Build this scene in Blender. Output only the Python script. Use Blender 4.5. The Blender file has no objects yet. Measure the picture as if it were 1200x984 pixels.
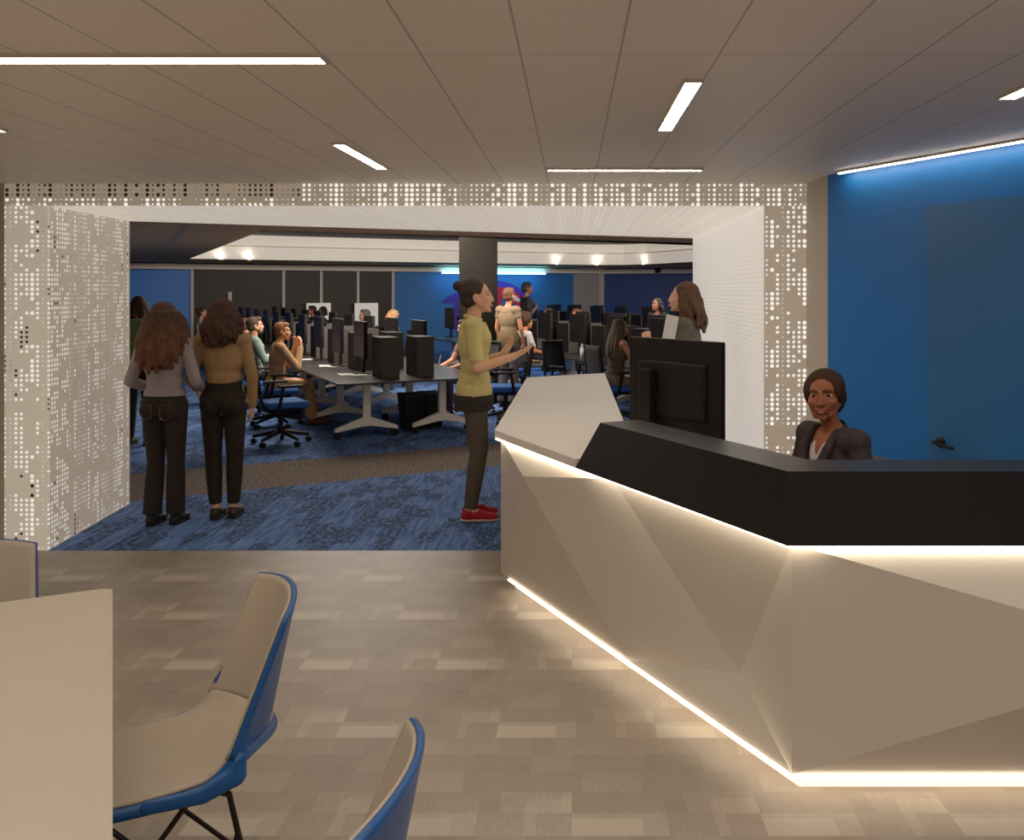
import bpy, bmesh, math, random
from mathutils import Vector, Matrix, Euler
random.seed(7)
SC = bpy.context.scene
COL = SC.collection
PI = math.pi
# ---------------------------------------------------------------- camera model
F, CX, CY, H = 1050.0, 670.0, 341.0, 1.72
TH = math.radians(27.5)
U = Vector((math.cos(TH), math.sin(TH), 0)); V = Vector((-math.sin(TH), math.cos(TH), 0))
RU = TH - PI/2          # rz of something facing +U
def P(px, py, Y): return Vector(((px-CX)*Y/F, Y, H-(py-CY)*Y/F))
def G(px, py, z=0.0):
    Y = F*(H-z)/(py-CY); return Vector(((px-CX)*Y/F, Y, z))

cam = bpy.data.cameras.new('camera'); camo = bpy.data.objects.new('camera', cam); COL.objects.link(camo)
camo.location = (0, 0, H); camo.rotation_euler = (PI/2, 0, 0)
cam.sensor_width = 36; cam.lens = 36*F/1200
cam.shift_x = -(CX-600)/1200; cam.shift_y = -(492-CY)/1200
cam.clip_start = 0.05; cam.clip_end = 200
SC.camera = camo
SC.view_settings.view_transform = 'Standard'
SC.view_settings.look = 'None'
SC.view_settings.gamma = 1.18
SC.view_settings.exposure = .12

# ---------------------------------------------------------------- materials
def lin(c):
    return tuple((x/255/12.92 if x/255 <= .04045 else ((x/255+.055)/1.055)**2.4) for x in c) + (1,)
class NT:
    def __init__(s, name):
        s.m = bpy.data.materials.new(name); s.m.use_nodes = True
        s.t = s.m.node_tree; s.n = s.t.nodes
        s.b = s.n['Principled BSDF']
    def add(s, typ, **kw):
        nd = s.n.new(typ)
        for k, v in kw.items(): setattr(nd, k, v)
        return nd
    def link(s, a, b): s.t.links.new(a, b)
    def val(s, sock, v):
        if hasattr(v, 'node'): s.link(v, sock)
        else: sock.default_value = v
    def math(s, op, a, b=None, c=None):
        nd = s.n.new('ShaderNodeMath'); nd.operation = op
        s.val(nd.inputs[0], a)
        if b is not None: s.val(nd.inputs[1], b)
        if c is not None: s.val(nd.inputs[2], c)
        return nd.outputs[0]
    def mix(s, f, a, b, blend='MIX'):
        nd = s.n.new('ShaderNodeMix'); nd.data_type = 'RGBA'; nd.blend_type = blend
        s.val(nd.inputs['Factor'], f); s.val(nd.inputs[6], a); s.val(nd.inputs[7], b)
        return nd.outputs[2]
    def coord(s, which='Object'): return s.n.new('ShaderNodeTexCoord').outputs[which]
    def sep(s, v):
        nd = s.n.new('ShaderNodeSeparateXYZ'); s.link(v, nd.inputs[0]); return nd.outputs
    def comb(s, x, y, z=0.0):
        nd = s.n.new('ShaderNodeCombineXYZ')
        for i, q in enumerate((x, y, z)): s.val(nd.inputs[i], q)
        return nd.outputs[0]
    def noise(s, vec, scale, detail=2.0):
        nd = s.n.new('ShaderNodeTexNoise'); nd.inputs['Scale'].default_value = scale; nd.inputs['Detail'].default_value = detail
        s.link(vec, nd.inputs['Vector']); return nd.outputs['Fac']
    def white(s, vec):
        nd = s.n.new('ShaderNodeTexWhiteNoise'); nd.noise_dimensions = '3D'; s.link(vec, nd.inputs['Vector']); return nd.outputs['Value']
    def mapr(s, v, a, b, c, d):
        nd = s.n.new('ShaderNodeMapRange'); s.val(nd.inputs[0], v)
        for i, q in enumerate((a, b, c, d)): s.val(nd.inputs[i+1], q)
        return nd.outputs[0]

def mat(name, c, rough=.6, var=.08, scale=12, metal=0, spec=.4, stretch=None, bump=0):
    t = NT(name); co = t.coord()
    if stretch:
        mp = t.add('ShaderNodeMapping'); mp.inputs['Scale'].default_value = stretch; t.link(co, mp.inputs[0]); co = mp.outputs[0]
    f = t.noise(co, scale, 3)
    a = lin(c); k = var
    lo = tuple(x*(1-k*2) for x in a[:3])+(1,); hi = tuple(min(1, x*(1+k*2)) for x in a[:3])+(1,)
    t.link(t.mix(f, lo, hi), t.b.inputs['Base Color'])
    t.b.inputs['Roughness'].default_value = rough; t.b.inputs['Metallic'].default_value = metal
    t.b.inputs['Specular IOR Level'].default_value = spec
    if bump:
        bp = t.add('ShaderNodeBump'); bp.inputs['Strength'].default_value = bump; bp.inputs['Distance'].default_value = .004
        t.link(f, bp.inputs['Height']); t.link(bp.outputs[0], t.b.inputs['Normal'])
    return t.m
def emit(name, c, strength, base=(255, 250, 240)):
    t = NT(name); f = t.noise(t.coord(), 3)
    t.link(t.mix(f, lin(base), lin(base)), t.b.inputs['Base Color'])
    t.b.inputs['Emission Color'].default_value = lin(c); t.b.inputs['Emission Strength'].default_value = strength
    return t.m

# ---------------------------------------------------------------- object helpers
def tag(o, label=None, cat=None, group=None, kind=None):
    if label: o['label'] = label
    if cat: o['category'] = cat
    if group: o['group'] = group
    if kind: o['kind'] = kind
    return o
def empty(name, loc=(0, 0, 0), rz=0, label=None, cat=None, group=None, s=1):
    o = bpy.data.objects.new(name, None); COL.objects.link(o); o.location = loc; o.rotation_euler = (0, 0, rz); o.scale = (s, s, s)
    o.empty_display_size = .1
    return tag(o, label, cat, group)
def obj(name, bm, m, parent=None, smooth=False, auto=None):
    if isinstance(bm, bmesh.types.BMesh):
        me = bpy.data.meshes.new(name); bmesh.ops.recalc_face_normals(bm, faces=bm.faces); bm.to_mesh(me); bm.free()
    else: me = bm
    for k in (m if isinstance(m, (list, tuple)) else [m]): me.materials.append(k)
    o = bpy.data.objects.new(name, me); COL.objects.link(o)
    if smooth:
        me.polygons.foreach_set('use_smooth', [True]*len(me.polygons))
    if parent: o.parent = parent
    return o
def struct(name, bm, m, smooth=False):
    return tag(obj(name, bm, m, None, smooth), kind='structure')
def copy_tree(o, parent=None):
    c = o.copy(); COL.objects.link(c)
    if parent: c.parent = parent; c.matrix_parent_inverse = o.matrix_parent_inverse.copy()
    for ch in list(o.children): copy_tree(ch, c)
    return c
def NB(): return bmesh.new()
def box(bm, c, size, rz=0, M=None, bev=0):
    r = bmesh.ops.create_cube(bm, size=1)
    vs = r['verts']
    mt = Matrix.Translation(Vector(c)) @ Matrix.Rotation(rz, 4, 'Z') @ Matrix.Diagonal((size[0], size[1], size[2], 1))
    if M is not None: mt = M @ mt
    bmesh.ops.transform(bm, matrix=mt, verts=vs)
    if bev:
        es = list({e for v in vs for e in v.link_edges})
        bmesh.ops.bevel(bm, geom=es, offset=bev, segments=2, affect='EDGES', profile=.5)
    return bm
def prism(bm, poly, z0, z1):
    a = [bm.verts.new((p[0], p[1], z0)) for p in poly]; b = [bm.verts.new((p[0], p[1], z1)) for p in poly]
    n = len(poly)
    bm.faces.new(a[::-1]); bm.faces.new(b)
    for i in range(n): bm.faces.new((a[i], a[(i+1) % n], b[(i+1) % n], b[i]))
    return bm
def hexa(bm, lo, hi):
    """solid between two matching polygons given as 3D point lists"""
    a = [bm.verts.new(p) for p in lo]; b = [bm.verts.new(p) for p in hi]; n = len(lo)
    bm.faces.new(a[::-1]); bm.faces.new(b)
    for i in range(n): bm.faces.new((a[i], a[(i+1) % n], b[(i+1) % n], b[i]))
    return bm
def frame_for(d):
    d = Vector(d).normalized()
    up = Vector((0, 0, 1)) if abs(d.z) < .95 else Vector((0, 1, 0))
    x = d.cross(up).normalized(); y = x.cross(d).normalized()
    return x, y, d
def caps(bm, p0, p1, r0, r1, seg=12, flat0=False, flat1=False, sq=(1, 1), X=None):
    p0 = Vector(p0); p1 = Vector(p1)
    d = p1-p0
    if d.length < 1e-6: d = Vector((0, 0, 1e-4)); p1 = p0+d
    x, y, z = frame_for(d)
    if X is not None:
        x = Vector(X); x = (x - z*x.dot(z)).normalized(); y = z.cross(x)
    rings = []
    H_ = 4
    if flat0: rings += [(p0, r0)]
    else:
        for i in range(1, H_+1):
            a = -PI/2 + PI/2*i/H_; rings.append((p0+z*r0*math.sin(a), r0*math.cos(a)))
    if flat1: rings += [(p1, r1)]
    else:
        for i in range(0, H_):
            a = PI/2*i/H_; rings.append((p1+z*r1*math.sin(a), r1*math.cos(a)))
    vr = []
    for c, r in rings:
        vr.append([bm.verts.new(c+x*(r*sq[0]*math.cos(2*PI*k/seg))+y*(r*sq[1]*math.sin(2*PI*k/seg))) for k in range(seg)])
    for i in range(len(vr)-1):
        for k in range(seg):
            bm.faces.new((vr[i][k], vr[i][(k+1) % seg], vr[i+1][(k+1) % seg], vr[i+1][k]))
    if flat0: bm.faces.new(vr[0][::-1])
    else:
        v = bm.verts.new(p0-z*r0)
        for k in range(seg): bm.faces.new((v, vr[0][(k+1) % seg], vr[0][k]))
    if flat1: bm.faces.new(vr[-1])
    else:
        v = bm.verts.new(p1+z*r1)
        for k in range(seg): bm.faces.new((v, vr[-1][k], vr[-1][(k+1) % seg]))
    return bm
def chain(bm, pts, rads, seg=10):
    for i in range(len(pts)-1): caps(bm, pts[i], pts[i+1], rads[i], rads[i+1], seg)
def ell(bm, c, r, M=None, u=16, v=10):
    g = bmesh.ops.create_uvsphere(bm, u_segments=u, v_segments=v, radius=1)
    mt = Matrix.Translation(Vector(c)) @ Matrix.Diagonal((r[0], r[1], r[2], 1))
    if M is not None: mt = M @ mt
    bmesh.ops.transform(bm, matrix=mt, verts=g['verts'])
def cyl(bm, p0, p1, r, seg=20): return caps(bm, p0, p1, r, r, seg, True, True)
def tube(bm, pts, r, seg=8):
    for i in range(len(pts)-1): caps(bm, pts[i], pts[i+1], r, r, seg)
def remesh(bm, vox, smooth=4, fac=.5):
    me = bpy.data.meshes.new('t'); bm.to_mesh(me); bm.free()
    o = bpy.data.objects.new('t', me); COL.objects.link(o)
    r = o.modifiers.new('r', 'REMESH'); r.mode = 'VOXEL'; r.voxel_size = vox; r.use_smooth_shade = True
    if smooth:
        s = o.modifiers.new('s', 'SMOOTH'); s.factor = fac; s.iterations = smooth
    dg = bpy.context.evaluated_depsgraph_get(); dg.update()
    out = bpy.data.meshes.new_from_object(o.evaluated_get(dg))
    bpy.data.objects.remove(o); bpy.data.meshes.remove(me)
    return out
def cut(me, keep):
    """delete vertices failing keep(co)"""
    bm = bmesh.new(); bm.from_mesh(me)
    bmesh.ops.delete(bm, geom=[v for v in bm.verts if not keep(v.co)], context='VERTS')
    for _ in range(5):
        new = {}
        for v in bm.verts:
            nb = [e.other_vert(v).co for e in v.link_edges if e.is_boundary]
            if len(nb) == 2: new[v] = v.co*.5+(nb[0]+nb[1])*.25
        for v, c in new.items(): v.co = c
    bm.to_mesh(me); bm.free(); return me
def bisect(me, co, no):
    bm = bmesh.new(); bm.from_mesh(me)
    bmesh.ops.bisect_plane(bm, geom=bm.verts[:]+bm.edges[:]+bm.faces[:], plane_co=co, plane_no=no, clear_outer=True)
    bm.to_mesh(me); bm.free(); return me
ORD = ['nearest', 'second', 'third', 'fourth', 'fifth', 'sixth', 'seventh', 'eighth', 'ninth', 'tenth']
# ---------------------------------------------------------------- setting materials
def floor_mat():
    t = NT('woven_vinyl_tiles'); x, y, z = t.sep(t.coord())
    S = .622
    yy = t.math('DIVIDE', t.math('SUBTRACT', 5.94, y), S)      # grows toward viewer
    row = t.math('FLOOR', yy); v = t.math('FRACT', yy)
    xo = t.math('MULTIPLY', t.math('MODULO', row, 2.0), .47)
    xx = t.math('ADD', t.math('DIVIDE', x, S), t.math('ADD', xo, 40.0)); u = t.math('FRACT', xx)
    # small staggered blocks, same layout in each tile
    r2 = t.math('FLOOR', t.math('MULTIPLY', v, 5.0))
    off = t.white(t.comb(r2, 3.3, 1.0))
    c2 = t.math('FLOOR', t.math('ADD', t.math('MULTIPLY', u, 3.0), t.math('MULTIPLY', off, 3.0)))
    w1 = t.white(t.comb(c2, r2, 7.0))
    r3 = t.math('FLOOR', t.math('MULTIPLY', v, 3.0))
    c3 = t.math('FLOOR', t.math('ADD', t.math('MULTIPLY', u, 4.0), t.math('MULTIPLY', r3, .5)))
    w2 = t.white(t.comb(c3, r3, t.math('ADD', 2.0, t.math('MULTIPLY', t.math('FLOOR', xx), .0))))
    w3 = t.white(t.comb(t.math('FLOOR', xx), row, 5.0))
    k = t.math('ADD', t.math('MULTIPLY', w1, .5), t.math('MULTIPLY', w2, .3))
    k = t.math('ADD', k, t.math('MULTIPLY', w3, .2))
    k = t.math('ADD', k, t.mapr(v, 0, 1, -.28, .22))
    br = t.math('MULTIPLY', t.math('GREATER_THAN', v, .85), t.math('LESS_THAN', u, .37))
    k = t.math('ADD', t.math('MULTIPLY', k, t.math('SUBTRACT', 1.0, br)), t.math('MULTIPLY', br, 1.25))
    fine = t.noise(t.comb(t.math('MULTIPLY', x, 30.0), t.math('MULTIPLY', y, 6.0)), 3, 4)
    k = t.math('ADD', k, t.mapr(fine, .2, .8, -.12, .12))
    cr = t.add('ShaderNodeValToRGB'); t.link(k, cr.inputs[0])
    e = cr.color_ramp.elements; e[0].position = 0; e[0].color = lin((124, 112, 100)); e[1].position = 1; e[1].color = lin((174, 162, 147))
    m = e.new(.5); m.color = lin((144, 131, 117))
    t.link(cr.outputs[0], t.b.inputs['Base Color'])
    t.b.inputs['Roughness'].default_value = .42; t.b.inputs['Specular IOR Level'].default_value = .35
    return t.m
def carpet_mat(l1, l2, v0):
    """blue carpet tiles, brown band between V distances l1..l2 from v0"""
    t = NT('patterned_carpet'); x, y, z = t.sep(t.coord())
    vd = t.math('ADD', t.math('MULTIPLY', x, V.x), t.math('MULTIPLY', y, V.y))
    band = t.math('MULTIPLY', t.math('GREATER_THAN', vd, l1), t.math('LESS_THAN', vd, l2))
    st = t.noise(t.comb(t.math('MULTIPLY', x, 26.0), t.math('MULTIPLY', y, 2.2)), 1.6, 3)
    cell = t.comb(t.math('FLOOR', t.math('MULTIPLY', x, 7.4)), t.math('FLOOR', t.math('ADD', t.math('MULTIPLY', y, 3.6), t.math('MULTIPLY', t.math('FLOOR', t.math('MULTIPLY', x, 7.4)), .5))), 0.0)
    cw = t.white(cell)
    nz = t.noise(t.comb(t.math('MULTIPLY', x, 14.0), t.math('MULTIPLY', y, 9.0)), 2.0, 4)
    blot = t.math('MULTIPLY', t.math('GREATER_THAN', cw, .58), t.mapr(nz, .44, .54, 0, 1))
    cr = t.add('ShaderNodeValToRGB'); t.link(t.math('ADD', t.math('MULTIPLY', st, .75), t.math('MULTIPLY', nz, .3)), cr.inputs[0])
    e = cr.color_ramp.elements; e[0].position = .36; e[0].color = lin((56, 76, 114)); e[1].position = .72; e[1].color = lin((112, 142, 200))
    m = e.new(.52); m.color = lin((80, 110, 166))
    blue = t.mix(t.math('MULTIPLY', blot, .85), cr.outputs[0], lin((46, 56, 68)))
    n2 = t.noise(t.comb(t.math('MULTIPLY', t.math('ADD', x, t.math('MULTIPLY', y, .6)), 30.0), t.math('MULTIPLY', t.math('SUBTRACT', y, x), 9.0)), 1.4, 3)
    cr2 = t.add('ShaderNodeValToRGB'); t.link(n2, cr2.inputs[0])
    e = cr2.color_ramp.elements; e[0].position = .35; e[0].color = lin((70, 78, 100)); e[1].position = .68; e[1].color = lin((138, 120, 100))
    m = e.new(.48); m.color = lin((104, 92, 82))
    t.link(t.mix(band, blue, cr2.outputs[0]), t.b.inputs['Base Color'])
    t.b.inputs['Roughness'].default_value = .95; t.b.inputs['Specular IOR Level'].default_value = .1
    return t.m
def ceil_mat():
    t = NT('ceiling_panels'); x, y, z = t.sep(t.coord())
    def line(c, pitch, ph, w):
        f = t.math('FRACT', t.math('DIVIDE', t.math('ADD', t.math('SUBTRACT', c, ph), pitch*50), pitch))
        d = t.math('MULTIPLY', t.math('MINIMUM', f, t.math('SUBTRACT', 1.0, f)), pitch)
        return t.math('LESS_THAN', d, w)
    s = t.math('MAXIMUM', line(x, .2995, -.1545, .0035), t.math('MULTIPLY', line(y, 1.248, 2.703, .0035), .7))
    nz = t.noise(t.coord(), 60, 4)
    c = t.mix(nz, lin((230, 218, 204)), lin((244, 233, 219)))
    t.link(t.mix(t.math('MULTIPLY', s, .6), c, lin((120, 108, 98))), t.b.inputs['Base Color'])
    t.b.inputs['Roughness'].default_value = .5; t.b.inputs['Specular IOR Level'].default_value = .3
    return t.m
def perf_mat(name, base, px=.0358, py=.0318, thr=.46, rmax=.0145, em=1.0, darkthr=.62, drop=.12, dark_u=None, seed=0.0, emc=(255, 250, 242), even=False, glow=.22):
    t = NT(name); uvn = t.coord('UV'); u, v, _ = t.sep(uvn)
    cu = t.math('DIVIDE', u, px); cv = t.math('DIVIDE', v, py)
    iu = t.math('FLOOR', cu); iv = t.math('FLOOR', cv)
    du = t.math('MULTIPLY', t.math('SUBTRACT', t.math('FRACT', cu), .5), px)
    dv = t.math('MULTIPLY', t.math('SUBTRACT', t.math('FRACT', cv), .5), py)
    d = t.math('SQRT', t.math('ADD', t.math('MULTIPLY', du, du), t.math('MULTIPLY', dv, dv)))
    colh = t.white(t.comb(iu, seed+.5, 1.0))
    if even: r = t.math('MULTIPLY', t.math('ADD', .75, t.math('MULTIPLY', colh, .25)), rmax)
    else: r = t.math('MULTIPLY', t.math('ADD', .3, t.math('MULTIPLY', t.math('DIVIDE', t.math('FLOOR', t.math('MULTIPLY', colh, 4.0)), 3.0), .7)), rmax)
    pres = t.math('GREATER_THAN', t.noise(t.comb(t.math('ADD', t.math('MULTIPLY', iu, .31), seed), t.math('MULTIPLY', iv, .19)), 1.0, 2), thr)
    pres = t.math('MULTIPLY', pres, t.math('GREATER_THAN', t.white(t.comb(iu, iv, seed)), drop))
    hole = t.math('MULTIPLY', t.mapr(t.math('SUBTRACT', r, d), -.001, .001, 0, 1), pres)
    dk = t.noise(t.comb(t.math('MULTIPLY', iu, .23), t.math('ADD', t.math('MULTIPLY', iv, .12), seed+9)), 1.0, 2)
    if dark_u:   # (u limit, v limit): holes left of u and above v are painted dark for an unlit void
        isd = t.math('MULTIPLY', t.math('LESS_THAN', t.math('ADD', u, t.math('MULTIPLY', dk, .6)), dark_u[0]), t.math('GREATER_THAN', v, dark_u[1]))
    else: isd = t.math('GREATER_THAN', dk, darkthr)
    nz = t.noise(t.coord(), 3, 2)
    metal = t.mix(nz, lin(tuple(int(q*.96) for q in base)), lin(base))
    dot = t.mix(isd, lin((250, 246, 240)), lin((52, 40, 36)))  # dark dots paint the unlit space behind, pale dots the lit cavity
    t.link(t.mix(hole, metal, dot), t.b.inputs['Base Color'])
    t.link(t.math('ADD', t.math('MULTIPLY', t.math('MULTIPLY', hole, t.math('SUBTRACT', 1.0, isd)), em), t.math('MULTIPLY', t.math('SUBTRACT', 1.0, hole), glow)), t.b.inputs['Emission Strength'])  # solid metal between the holes also emits, to brighten the panels
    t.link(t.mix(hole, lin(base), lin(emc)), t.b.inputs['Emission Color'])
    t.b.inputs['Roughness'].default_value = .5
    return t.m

M = {}
M['floor'] = floor_mat()
b1 = G(150, 588).dot(V); b1b = G(585, 545).dot(V); b2 = G(283, 545).dot(V); b2b = G(480, 528).dot(V)
M['carpet'] = carpet_mat((b1+b1b)/2, (b2+b2b)/2, 0)
M['ceil'] = ceil_mat()
M['beige'] = mat('beige_wall_paint', (196, 184, 168), .6, .02, 4)
M['blue'] = mat('blue_wall_paint', (20, 116, 212), .45, .03, 3)
M['blue_door'] = mat('blue_door_paint', (44, 112, 184), .4, .03, 3)
M['black'] = mat('matte_black', (24, 22, 21), .55, .1, 20, spec=.2)
M['blackmetal'] = mat('black_metal', (22, 21, 21), .35, .1, 20, .3)
M['darkceil'] = mat('dark_ceiling', (236, 192, 140), .8, .05, 6)
M['trayceil'] = mat('tray_ceiling', (98, 94, 94), .8, .04, 4)
M['soffit'] = mat('grey_header', (236, 222, 204), .6, .03, 4)
M['partition'] = mat('dark_glass', (46, 39, 32), .4, .06, 1.5, spec=.15)
M['mullion'] = mat('pale_mullion', (190, 180, 168), .4, .03, 9)
M['doorgrey'] = mat('grey_door', (150, 144, 146), .5, .03, 5)
M['column'] = mat('column_plaster', (22, 20, 17), .9, .05, 5, spec=.04)
M['white'] = mat('white_laminate', (226, 216, 202), .45, .02, 8)
M['navy'] = mat('navy_wall', (30, 56, 116), .5, .05, 4)
def speckle():
    t = NT('speckled_blue_wall'); co = t.coord()
    vo = t.add('ShaderNodeTexVoronoi'); vo.inputs['Scale'].default_value = 4.2; t.link(co, vo.inputs['Vector'])
    pick = t.math('MULTIPLY', t.math('LESS_THAN', vo.outputs['Distance'], .09), t.math('GREATER_THAN', t.white(vo.outputs['Position']), .45))
    c = t.mix(t.noise(co, 1.0), lin((24, 94, 160)), lin((30, 106, 176)))
    t.link(t.mix(t.math('MULTIPLY', pick, .45), c, lin((150, 180, 210))), t.b.inputs['Base Color'])
    t.b.inputs['Roughness'].default_value = .6
    return t.m
M['speckle'] = speckle()
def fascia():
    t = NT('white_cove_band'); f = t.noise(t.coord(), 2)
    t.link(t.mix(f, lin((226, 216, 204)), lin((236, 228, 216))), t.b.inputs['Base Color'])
    t.b.inputs['Emission Color'].default_value = lin((240, 228, 214)); t.b.inputs['Emission Strength'].default_value = .22  # band emits faintly in place of cove light falling on it
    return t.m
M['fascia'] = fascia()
M['led'] = emit('led_warm', (255, 236, 210), 30.0)
M['ledstrip'] = emit('led_strip_warm', (255, 236, 208), 8.5)
M['plinthglow'] = emit('plinth_glow', (255, 232, 204), .8)
M['cyan'] = emit('led_cool', (110, 205, 255), 12.0)
M['trim'] = mat('light_trim', (210, 200, 188), .4, .02, 9)

# ---------------------------------------------------------------- room shell
CZ = H + .713
YP = 5.94
W0 = Vector((1.573, 5.505, 0)); WD = Vector((.574, -1.252, 0)).normalized()
W1 = W0 + WD*7.2
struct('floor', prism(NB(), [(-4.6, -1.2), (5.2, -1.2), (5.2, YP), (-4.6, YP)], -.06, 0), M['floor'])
struct('wall_behind', box(NB(), (.3, -1.25, CZ/2), (9.8, .1, CZ)), M['beige'])
struct('floor', prism(NB(), [(-18, YP), (8, YP), (8, 33), (-18, 33)], -.06, 0), M['carpet'])
struct('ceiling', prism(NB(), [(-4.6, -1.2), (5.2, -1.2), (5.2, YP), (-4.6, YP)], CZ, CZ+.05), M['ceil'])
struct('wall_left', box(NB(), (-4.65, 2.37, CZ/2), (.1, 7.14, CZ)), M['beige'])
nW = Vector((WD.y, -WD.x, 0)); nW = nW if nW.x > 0 else -nW
def slab(p0, p1, n, th, z0, z1):
    a = [p0, p1, p1+n*th, p0+n*th]
    return prism(NB(), [(q.x, q.y) for q in a], z0, z1)
struct('wall_right', slab(W0, W1, nW, .1, 0, CZ), M['blue'])
# portal geometry
XLo, XL, XR, XRo = (5-CX)*YP/F, (56-CX)*YP/F, (896-CX)*YP/F, (945-CX)*YP/F
ZS = H + 100*YP/F
BL = Vector((-3.577, 7.25, 0)); BR = Vector((1.296, 9.585, 0))
struct('wall_front', box(NB(), ((XLo-4.6)/2, YP+.05, CZ/2), (4.6+XLo, .1, CZ)), M['beige'])
struct('wall_return', prism(NB(), [(XRo, YP+.03), (1.573, 5.505), (1.68, 5.55), (1.68, YP+.03)], 0, CZ), M['beige'])
# perforated portal
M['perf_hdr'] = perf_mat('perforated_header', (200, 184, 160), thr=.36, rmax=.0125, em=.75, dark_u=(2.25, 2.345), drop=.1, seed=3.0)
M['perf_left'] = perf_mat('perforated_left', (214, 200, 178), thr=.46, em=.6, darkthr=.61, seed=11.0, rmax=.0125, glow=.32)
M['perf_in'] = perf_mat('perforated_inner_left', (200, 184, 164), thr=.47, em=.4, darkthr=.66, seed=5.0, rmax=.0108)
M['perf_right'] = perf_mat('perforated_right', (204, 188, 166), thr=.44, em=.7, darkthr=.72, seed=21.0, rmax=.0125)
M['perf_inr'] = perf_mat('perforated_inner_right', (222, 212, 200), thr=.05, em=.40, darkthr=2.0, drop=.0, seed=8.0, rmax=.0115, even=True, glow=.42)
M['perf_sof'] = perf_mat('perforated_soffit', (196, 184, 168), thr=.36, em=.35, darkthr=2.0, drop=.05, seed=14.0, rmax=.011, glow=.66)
def uvmap(o, fn):
    me = o.data; uv = me.uv_layers.new(name='UVMap')
    for l in me.loops: uv.data[l.index].uv = fn(me.vertices[l.vertex_index].co)
    return o
por = empty('perforated_portal', (-1.1, YP, 0), 0, 'white perforated metal entrance portal with glowing dot pattern framing the carpeted opening', 'portal')
por_off = Vector((-1.1, YP, 0))
def ppart(name, bm, m, fn):
    o = obj(name, bm, m, None); uvmap(o, fn)
    for v in o.data.vertices: v.co -= por_off
    o.parent = por; return o
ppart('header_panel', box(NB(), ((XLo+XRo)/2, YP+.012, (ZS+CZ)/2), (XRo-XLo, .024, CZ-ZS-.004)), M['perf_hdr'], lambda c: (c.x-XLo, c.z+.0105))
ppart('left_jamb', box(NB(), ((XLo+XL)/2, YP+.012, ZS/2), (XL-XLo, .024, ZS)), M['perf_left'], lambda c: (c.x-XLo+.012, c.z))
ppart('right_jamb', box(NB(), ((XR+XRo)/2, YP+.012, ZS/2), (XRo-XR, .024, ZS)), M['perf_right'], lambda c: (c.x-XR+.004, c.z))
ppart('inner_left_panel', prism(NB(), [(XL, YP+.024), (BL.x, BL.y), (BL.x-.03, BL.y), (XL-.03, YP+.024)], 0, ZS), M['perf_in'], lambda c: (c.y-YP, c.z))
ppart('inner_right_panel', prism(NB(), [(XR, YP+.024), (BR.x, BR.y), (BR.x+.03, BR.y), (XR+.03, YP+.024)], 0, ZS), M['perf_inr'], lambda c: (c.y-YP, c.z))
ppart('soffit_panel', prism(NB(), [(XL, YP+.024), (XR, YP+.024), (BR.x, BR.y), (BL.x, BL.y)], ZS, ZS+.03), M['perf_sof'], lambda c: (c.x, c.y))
# lab shell: near walls in line with the back edge of the portal
e = (BR-BL).normalized(); ne = Vector((-e.y, e.x, 0))
struct('wall_near_left', slab(BL-e*.04, BL-e*9, -ne, .1, 0, 3.05), M['beige'])
struct('wall_near_right', slab(BR+e*.04, BR+e*8, -ne, .1, 0, 3.05), M['beige'])
struct('wall_near_header', slab(BL-e*.04, BR+e*.04, -ne, .05, ZS+.03, 3.05), M['beige'])
FW = Vector((-10.85, 22.0, 0))
def fw(px):   # point on the far wall seen at pixel column px
    k = (px-CX)/F; Y = (FW.y-FW.x*U.y/U.x)/(1-k*U.y/U.x); return Vector((k*Y, Y, 0))
ZH = 2.265
def wall_piece(name, pa, pb, m, z0=0, z1=ZH+.3, th=.1): return struct(name, slab(pa, pb, V, th, z0, z1), m)
wall_piece('wall_back', fw(225)-U*9, fw(225), M['navy'] if False else M['blue'])
wall_piece('window_1', fw(225), fw(460), M['partition'])
wall_piece('wall_back', fw(460), fw(672), M['speckle'])
pk = fw(708); pe = Vector((3.63, 27.25, 0)); pz = pe + Vector((5, -1.8, 0))
d2 = (pe-pk).normalized(); n2 = Vector((-d2.y, d2.x, 0))
struct('door_2', slab(fw(672), fw(702), V, .1, 0, ZH+.02), M['doorgrey'])
struct('trim_1', slab(fw(702), pk, V, .1, 0, ZH+.02), M['mullion'])
struct('wall_back_right', slab(pk, pz, n2, .1, 0, ZH+.3), M['navy'])
# header band along the far wall
struct('trim_2', slab(FW-U*9-V*.35, pk-V*.35, V, .34, ZH, CZ-.03), M['soffit'])
struct('trim_3', slab(pk-V*.35, pz-V*.35, V, .34, ZH, CZ-.03), M['soffit'])
for px in (225, 332, 376, 419, 460):
    q = fw(px); bm = NB(); box(bm, (q.x-V.x*.03, q.y-V.y*.03, ZH/2), (.07, .06, ZH), TH); struct('trim_4', bm, M['mullion'])
q = fw(269); struct('trim_5', box(NB(), (q.x-V.x*.05, q.y-V.y*.05, .85), (.09, .08, 1.7), TH), M['mullion'])
struct('wall_far_left', slab(FW-U*9, BL-e*9, Vector((-1, 0, 0)), .1, 0, 3.05), M['beige'])
struct('wall_far_right', slab(pz, BR+e*8, Vector((1, 0, 0)), .1, 0, 3.05), M['beige'])
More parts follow.
